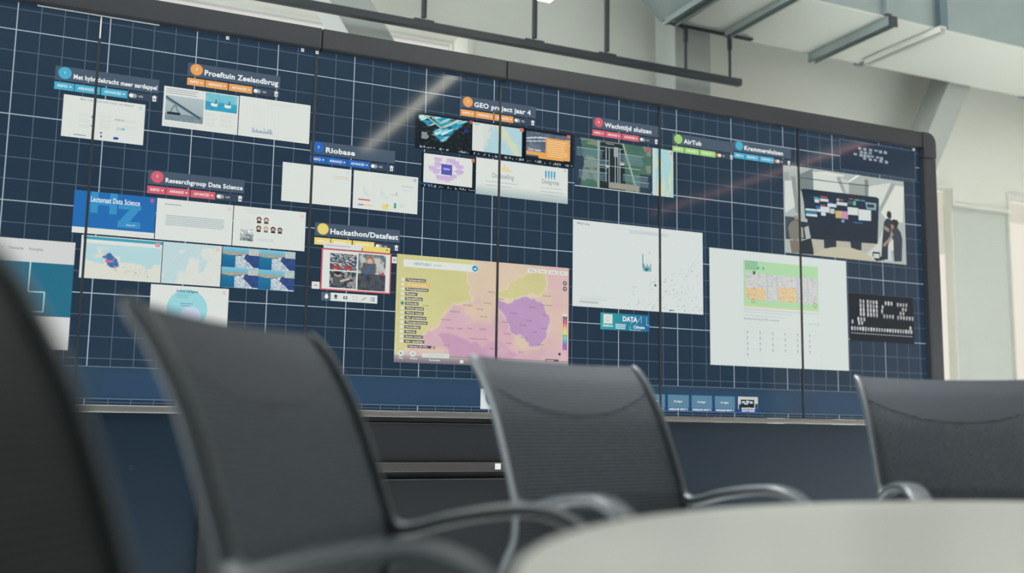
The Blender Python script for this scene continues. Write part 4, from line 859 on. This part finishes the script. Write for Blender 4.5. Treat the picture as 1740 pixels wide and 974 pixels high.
w_.r(.235, .505, .78, .508, (150, 166, 180), 1); lines(w_, .235, .6, .53, .56, 2, (176, 190, 200), .002, 3); w_.t('Building Planning & Wifi connection', .235, .595, .025, (130, 145, 150), 1, width=.25); w_.t('Level 1 (Low)', .70, .605, .02, (150, 165, 168), 1, width=.08)
for (a, b, c_, d_) in ((.235, .66, .79, .661), (.235, .97, .79, .971), (.235, .66, .236, .97), (.789, .66, .79, .97)): w_.r(a, b, c_, d_, (186, 196, 196), 1)
for rr in range(5):
    for cc in range(6):
        if rr == 4 and cc > 0: break
        u = .257+.09*cc; v = .70+.048*rr; w_.d(u, v, .012, (120, 130, 132), 1); w_.d(u, v-.004, .006, (210, 218, 214), 2); w_.r(u-.003, v+.012, u+.003, v+.018, (110, 120, 124), 1)
        if (rr+cc) % 2: w_.r(u+.03, v, u+.05, v+.003, (190, 196, 196), 1)
w_.build('content_window', label='largest white page with a green floor plan and a grid of small icons')

def hz(w, cells, rows, seed):
    r = random.Random(seed)
w_ = Win(12.26, 2.25, 13.63, 3.02); w_.r(0, 0, 1, 1, (12, 22, 34)); r = random.Random(2)
def block(u0, u1, v, st=.034):
    u = u0
    while u < u1:
        h = .045+.02*r.random(); w_.r(u, v-h/2-.008, u+.026, v+h/2+.008, (190+r.randint(-25, 20),)*3, 1); w_.r(u, v+h/2+.012, u+.012+.01*r.random(), v+h/2+.03, (110, 124, 134), 1); u += st
for v in (.16, .25, .34, .43):
    block(.16, .21, v, .046); block(.27, .41, v, .046)
block(.55, .68, .16, .046); block(.5, .54, .25, .046); block(.49, .52, .34, .046); block(.52, .66, .44, .046)
block(.74, .88, .17, .046); block(.82, .88, .27, .046); block(.78, .83, .36, .046); block(.74, .98, .45, .046)
block(.12, .22, .54, .046); block(.03, .07, .6, .046); block(.13, .2, .62, .046); block(.02, .97, .74, .042); block(.93, .97, .66, .042)
for k in range(24): u = .02+.04*k; w_.r(u, .835, u+.03, .85, (170, 178, 184), 1)
w_.build('content_window', label='dark window filled with small white blocks')

w_ = Win(12.15, -.285, 13.80, .225); w_.r(0, 0, 1, 1, (30, 46, 66)); 
for (a, b, c_, d_) in ((0, 0, 1, .012), (0, .985, 1, 1), (0, 0, .005, 1), (.995, 0, 1, 1)): w_.r(a, b, c_, d_, (110, 130, 150), 1)
r = random.Random(5)
for v, u0, u1 in ((.2, .24, .34), (.2, .38, .58), (.32, .26, .42), (.42, .18, .56), (.52, .3, .64)):
    u = u0
    while u < u1: w_.r(u, v-.03, u+.04, v+.03+.04*r.random(), (150, 160, 170), 1); u += .045+.03*r.random()
w_.build('content_window', label='outlined dark window in the top right corner')
w_ = Win(10.99, .28, 13.52, 1.70, 2); w_.r(0, 0, 1, 1, (168, 178, 174))
for k, (col, pts) in enumerate(CAM):
    n_ = len(pts); cu = [(min(1, max(0, u)), min(1, max(0, v))) for u, v in pts]
    w_.poly([w_.P(*p) for p in cu], col, 2.2+.05*k)
w_.build('content_window', label='live camera picture of the same meeting room')

# dock at the bottom
w_ = Win(PAN[0], 3.84, PAN[6], 4.215, 2); w_.r(0, 0, 1, 1, (42, 66, 88)); w_.r(0, 0, 1, .02, (110, 130, 148), 1); w_.r(0, .97, 1, 1, (90, 116, 138), 1)
for k in range(7): w_.r((k*2.6+.3)/15.6, .2, min(1, (k*2.6+2.4)/15.6), .9, (42, 68, 94), 1)
w_.build('dock_bar', label='lighter blue bar along the bottom of the displays')
for k in range(4):
    x0 = 8.40+.41*k; w_ = Win(x0, 3.965, x0+.38, 4.205, 4); w_.r(0, 0, 1, 1, (24, 84, 140)); w_.r(.03, .03, .97, .80, (90, 130, 152), 1)
    w_.t('No Signal', .3, .47, .026, (226, 232, 234), 2, width=.36, bold=.03); w_.t('HARDLINE INPUT %d' % (k+1), .06, .95, .027, (230, 234, 238), 2, width=.86, bold=.04)
    w_.build('input_tile')
w_ = Win(10.05, 3.965, 10.43, 4.205, 4); w_.r(0, 0, 1, 1, (26, 70, 160)); w_.r(.02, .02, .98, .8, (196, 200, 192), 1); w_.r(.15, .2, .8, .7, (24, 38, 50), 2); w_.r(.05, .5, .18, .8, (50, 54, 60), 2); w_.r(.84, .45, .97, .8, (60, 60, 64), 2)
for a in ((.2, .3, .35, .42), (.4, .26, .55, .4), (.58, .3, .72, .44), (.3, .42, .5, .5)): w_.r(*a, (190, 206, 210), 3)
w_.pg([(.3, .8), (.42, .68), (.6, .68), (.72, .8)], (190, 184, 160), 3); w_.t('EASYIP MIXER', .2, .95, .027, (230, 234, 238), 2, width=.62, bold=.04); w_.build('input_tile', label='tile with a small room picture')
w_ = Win(5.88, 3.965, 6.3, 4.235, 4); w_.r(0, 0, 1, 1, (216, 222, 218)); w_.disc(6.09, 4.07, .14, (30, 90, 170), 5); w_.disc(6.09, 4.06, .07, (214, 220, 218), 6); w_.build('input_tile', label='white tile with a blue ring')

# ------------------------------------------------------------------ round table
T = thing('round_table', 'large round pale table with a thin top in the foreground at right', 'table', (1.42, -3.57, 0))
TR = .965
bm = bmesh.new(); lathe(bm, [(TR-.03, .714), (TR-.006, .726), (TR, .733), (TR-.001, .738), (TR-.004, .740)], n=180)
obj('tabletop', bm, M_table, T)
T.children[0].data.polygons.foreach_set('use_smooth', [len(p.vertices) < 10 for p in T.children[0].data.polygons])
bm = bmesh.new(); lathe(bm, [(.09, .02), (.075, .05), (.07, .68), (.30, .702), (.30, .7135)], n=40); obj('column', bm, M_rail, T, False)
bm = bmesh.new(); lathe(bm, [(.40, .0), (.40, .008), (.38, .014), (.1, .028)], n=64); obj('base_plate', bm, M_rail, T, False)

# ------------------------------------------------------------------ chairs
HW = .25
BACK = [(-.153, .998), (-.135, .977), (-.112, .948), (-.072, .88), (-.043, .81), (-.021, .75), (-.007, .71)]
LOW = [(-.007, .71), (-.003, .665), (-.010, .625), (-.034, .585), (-.050, .54), (-.046, .49), (-.01, .458), (.06, .447), (.2, .447), (.34, .455), (.44, .452)]
ARM = [(-.007, .712), (.004, .698), (.022, .692), (.05, .697), (.1, .711), (.17, .7235), (.225, .727), (.262, .720), (.292, .704), (.312, .68), (.325, .64), (.328, .59), (.318, .54), (.29, .495), (.25, .462), (.2, .447)]

def sweep(bm, path, prof):
    """path: list of (x, s, z, half_w, half_t): lateral, forward, height, half widths; section is a rounded rectangle"""
    N = 16; rings = []
    P = [Vector((p[0], -p[1], p[2])) for p in path]
    for k, p in enumerate(path):
        t = (P[min(k+1, len(P)-1)]-P[max(k-1, 0)]).normalized()
        lat = Vector((1, 0, 0)); lat = (lat-t*lat.dot(t)).normalized(); nrm = t.cross(lat)
        ring = []
        for q in range(N):
            a = 2*math.pi*(q+.5)/N; cx, sx = math.cos(a), math.sin(a)
            cx = math.copysign(abs(cx)**.6, cx); sx = math.copysign(abs(sx)**.6, sx)
            ring.append(bm.verts.new(P[k]+lat*cx*p[3]+nrm*sx*p[4]))
        rings.append(ring)
    for a, b in zip(rings, rings[1:]):
        for q in range(N): bm.faces.new([a[q], a[(q+1) % N], b[(q+1) % N], b[q]])
    bm.faces.new(rings[0][::-1]); bm.faces.new(rings[-1])

def surf(rows, thick, m, name, parent):
    bm = bmesh.new(); V = [[bm.verts.new(p) for p in r_] for r_ in rows]
    for a, b in zip(V, V[1:]):
        for k in range(len(a)-1): bm.faces.new([a[k], a[k+1], b[k+1], b[k]])
    bmesh.ops.recalc_face_normals(bm, faces=bm.faces)
    bmesh.ops.solidify(bm, geom=bm.faces[:], thickness=thick)
    return obj(name, bm, m, parent, True)

def make_chair(label, net=M_mesh, band=M_band):
    t = thing('conference_chair', label, 'chair', group='conference chairs around the round table')
    bp = smooth_path(BACK, 8); lp = smooth_path(LOW, 5); full = bp+lp[1:]
    L = len(bp)
    NX = 17
    rows = []
    for k, (s, z) in enumerate(full):
        hw = HW-.006
        r_ = []
        for a in range(NX):
            x = -1+2*a/(NX-1)
            bulge = .014*(1-x*x) if z > .5 and k < L+12 else 0.0
            sag = .006*(1-x*x) if k < 3 else 0
            xx = x*hw
            if k == 0: xx *= .985
            r_.append((xx, -(s-bulge), z-sag))
        rows.append(r_)
    nb = L+16
    surf(rows[:nb], .004, net, 'backrest', t)
    # doubled net across the top, hanging lower in the middle
    rows2 = []
    for k in range(11):
        r_ = []
        for a in range(NX):
            x = -1+2*a/(NX-1); drop = .062+.052*(1-abs(x)**2.2)
            zt = .999-.006*(1-x*x); z = zt-drop*k/10
            s = np.interp(-z, [-p[1] for p in bp], [p[0] for p in bp])
            bulge = .014*(1-x*x)
            r_.append((x*(HW-.007), -(s-bulge+.0012), z))
        rows2.append(r_)
    surf(rows2, .0008, band, 'top_band', t)
    # seat pad with a waterfall front
    rows3 = []
    for s, z in smooth_path([(.0, .474), (.1, .466), (.25, .466), (.38, .472), (.45, .464), (.475, .44)], 5):
        rows3.append([((-1+2*a/(NX-1))*(HW-.012), -s, z-.012*(1-(-1+2*a/(NX-1))**2)) for a in range(NX)])
    surf(rows3, .03, band, 'seat', t)
    for sg in (-1, 1):
        bm = bmesh.new(); n = len(full)
        sweep(bm, [(sg*(HW+.001), s, z, .008, .0125 if k > 6 else .006+.001*k) for k, (s, z) in enumerate(full)], None)
        obj('side_rail', bm, M_rail, t, True)
        ap = smooth_path(ARM, 7); bm = bmesh.new(); n = len(ap)
        pth = []
        for k, (s, z) in enumerate(ap):
            u = k/(n-1); fl = .024*min(1, max(0, (s+.0)/.2))if u < .6 else .024*max(0, 1-(u-.6)/.4)
            wd = .008+.019*math.sin(math.pi*min(1, max(0, (u-.05)/.95)))**.8
            pth.append((sg*(HW+.001+fl), s, z, wd, .0105 if u > .15 else .0125-.002*u/.15))
        sweep(bm, pth, None); obj('armrest', bm, M_rail, t, True)
    bm = bmesh.new(); sweep2 = [(-HW, -.0), (HW, -.0)]
    cyl(bm, (-HW, -.06, .445), (HW, -.06, .445), .011); cyl(bm, (-HW, -.40, .452), (HW, -.40, .452), .011)
    box(bm, -.06, .06, -.36, -.10, .405, .44, bev=.006); obj('seat_support', bm, M_rail, t)
    bm = bmesh.new(); cyl(bm, (0, -.23, .10), (0, -.23, .41), .025); cyl(bm, (0, -.23, .07), (0, -.23, .26), .034); obj('column', bm, M_rail, t, True)
    for k in range(4):
        a = math.pi/4+k*math.pi/2; c, s_ = math.cos(a), math.sin(a)
        bm = bmesh.new(); cyl(bm, (c*.02, -.23+s_*.02, .10), (c*.31, -.23+s_*.31, .045), .020, .012)
        leg = obj('leg', bm, M_rail, t, True)
        bm = bmesh.new(); cyl(bm, (c*.305, -.23+s_*.305, 0), (c*.305, -.23+s_*.305, .040), .022, .014); obj('foot_glide', bm, M_black, leg, True)
    return t
def dup(root, label):
    r_ = root.copy(); C.objects.link(r_); r_['label'] = label
    for ch in list(root.children):
        c = ch.copy(); C.objects.link(c); c.parent = r_
        for g in list(ch.children):
            e = g.copy(); C.objects.link(e); e.parent = c
    return r_
def place(o, x, y, a): o.location = (x, y, 0); o.rotation_euler = (0, 0, a)
c0 = make_chair('charcoal mesh chair in the middle, its back before the weather map')
spots = [(c0, 1.281, -2.021, .307),
         (dup(c0, 'charcoal ribbed mesh chair second from the left, left of the table'), .544, -2.559, .911),
         (dup(c0, 'charcoal mesh chair at the right edge, behind the table rim'), 2.355, -2.024, -.404),
         (make_chair('nearly black blurred chair at the far left, nearest the camera', M_mesh_dark, M_band_dark), .15, -3.33, 1.08)]
for o, x, y, a in spots: place(o, x, y, a)
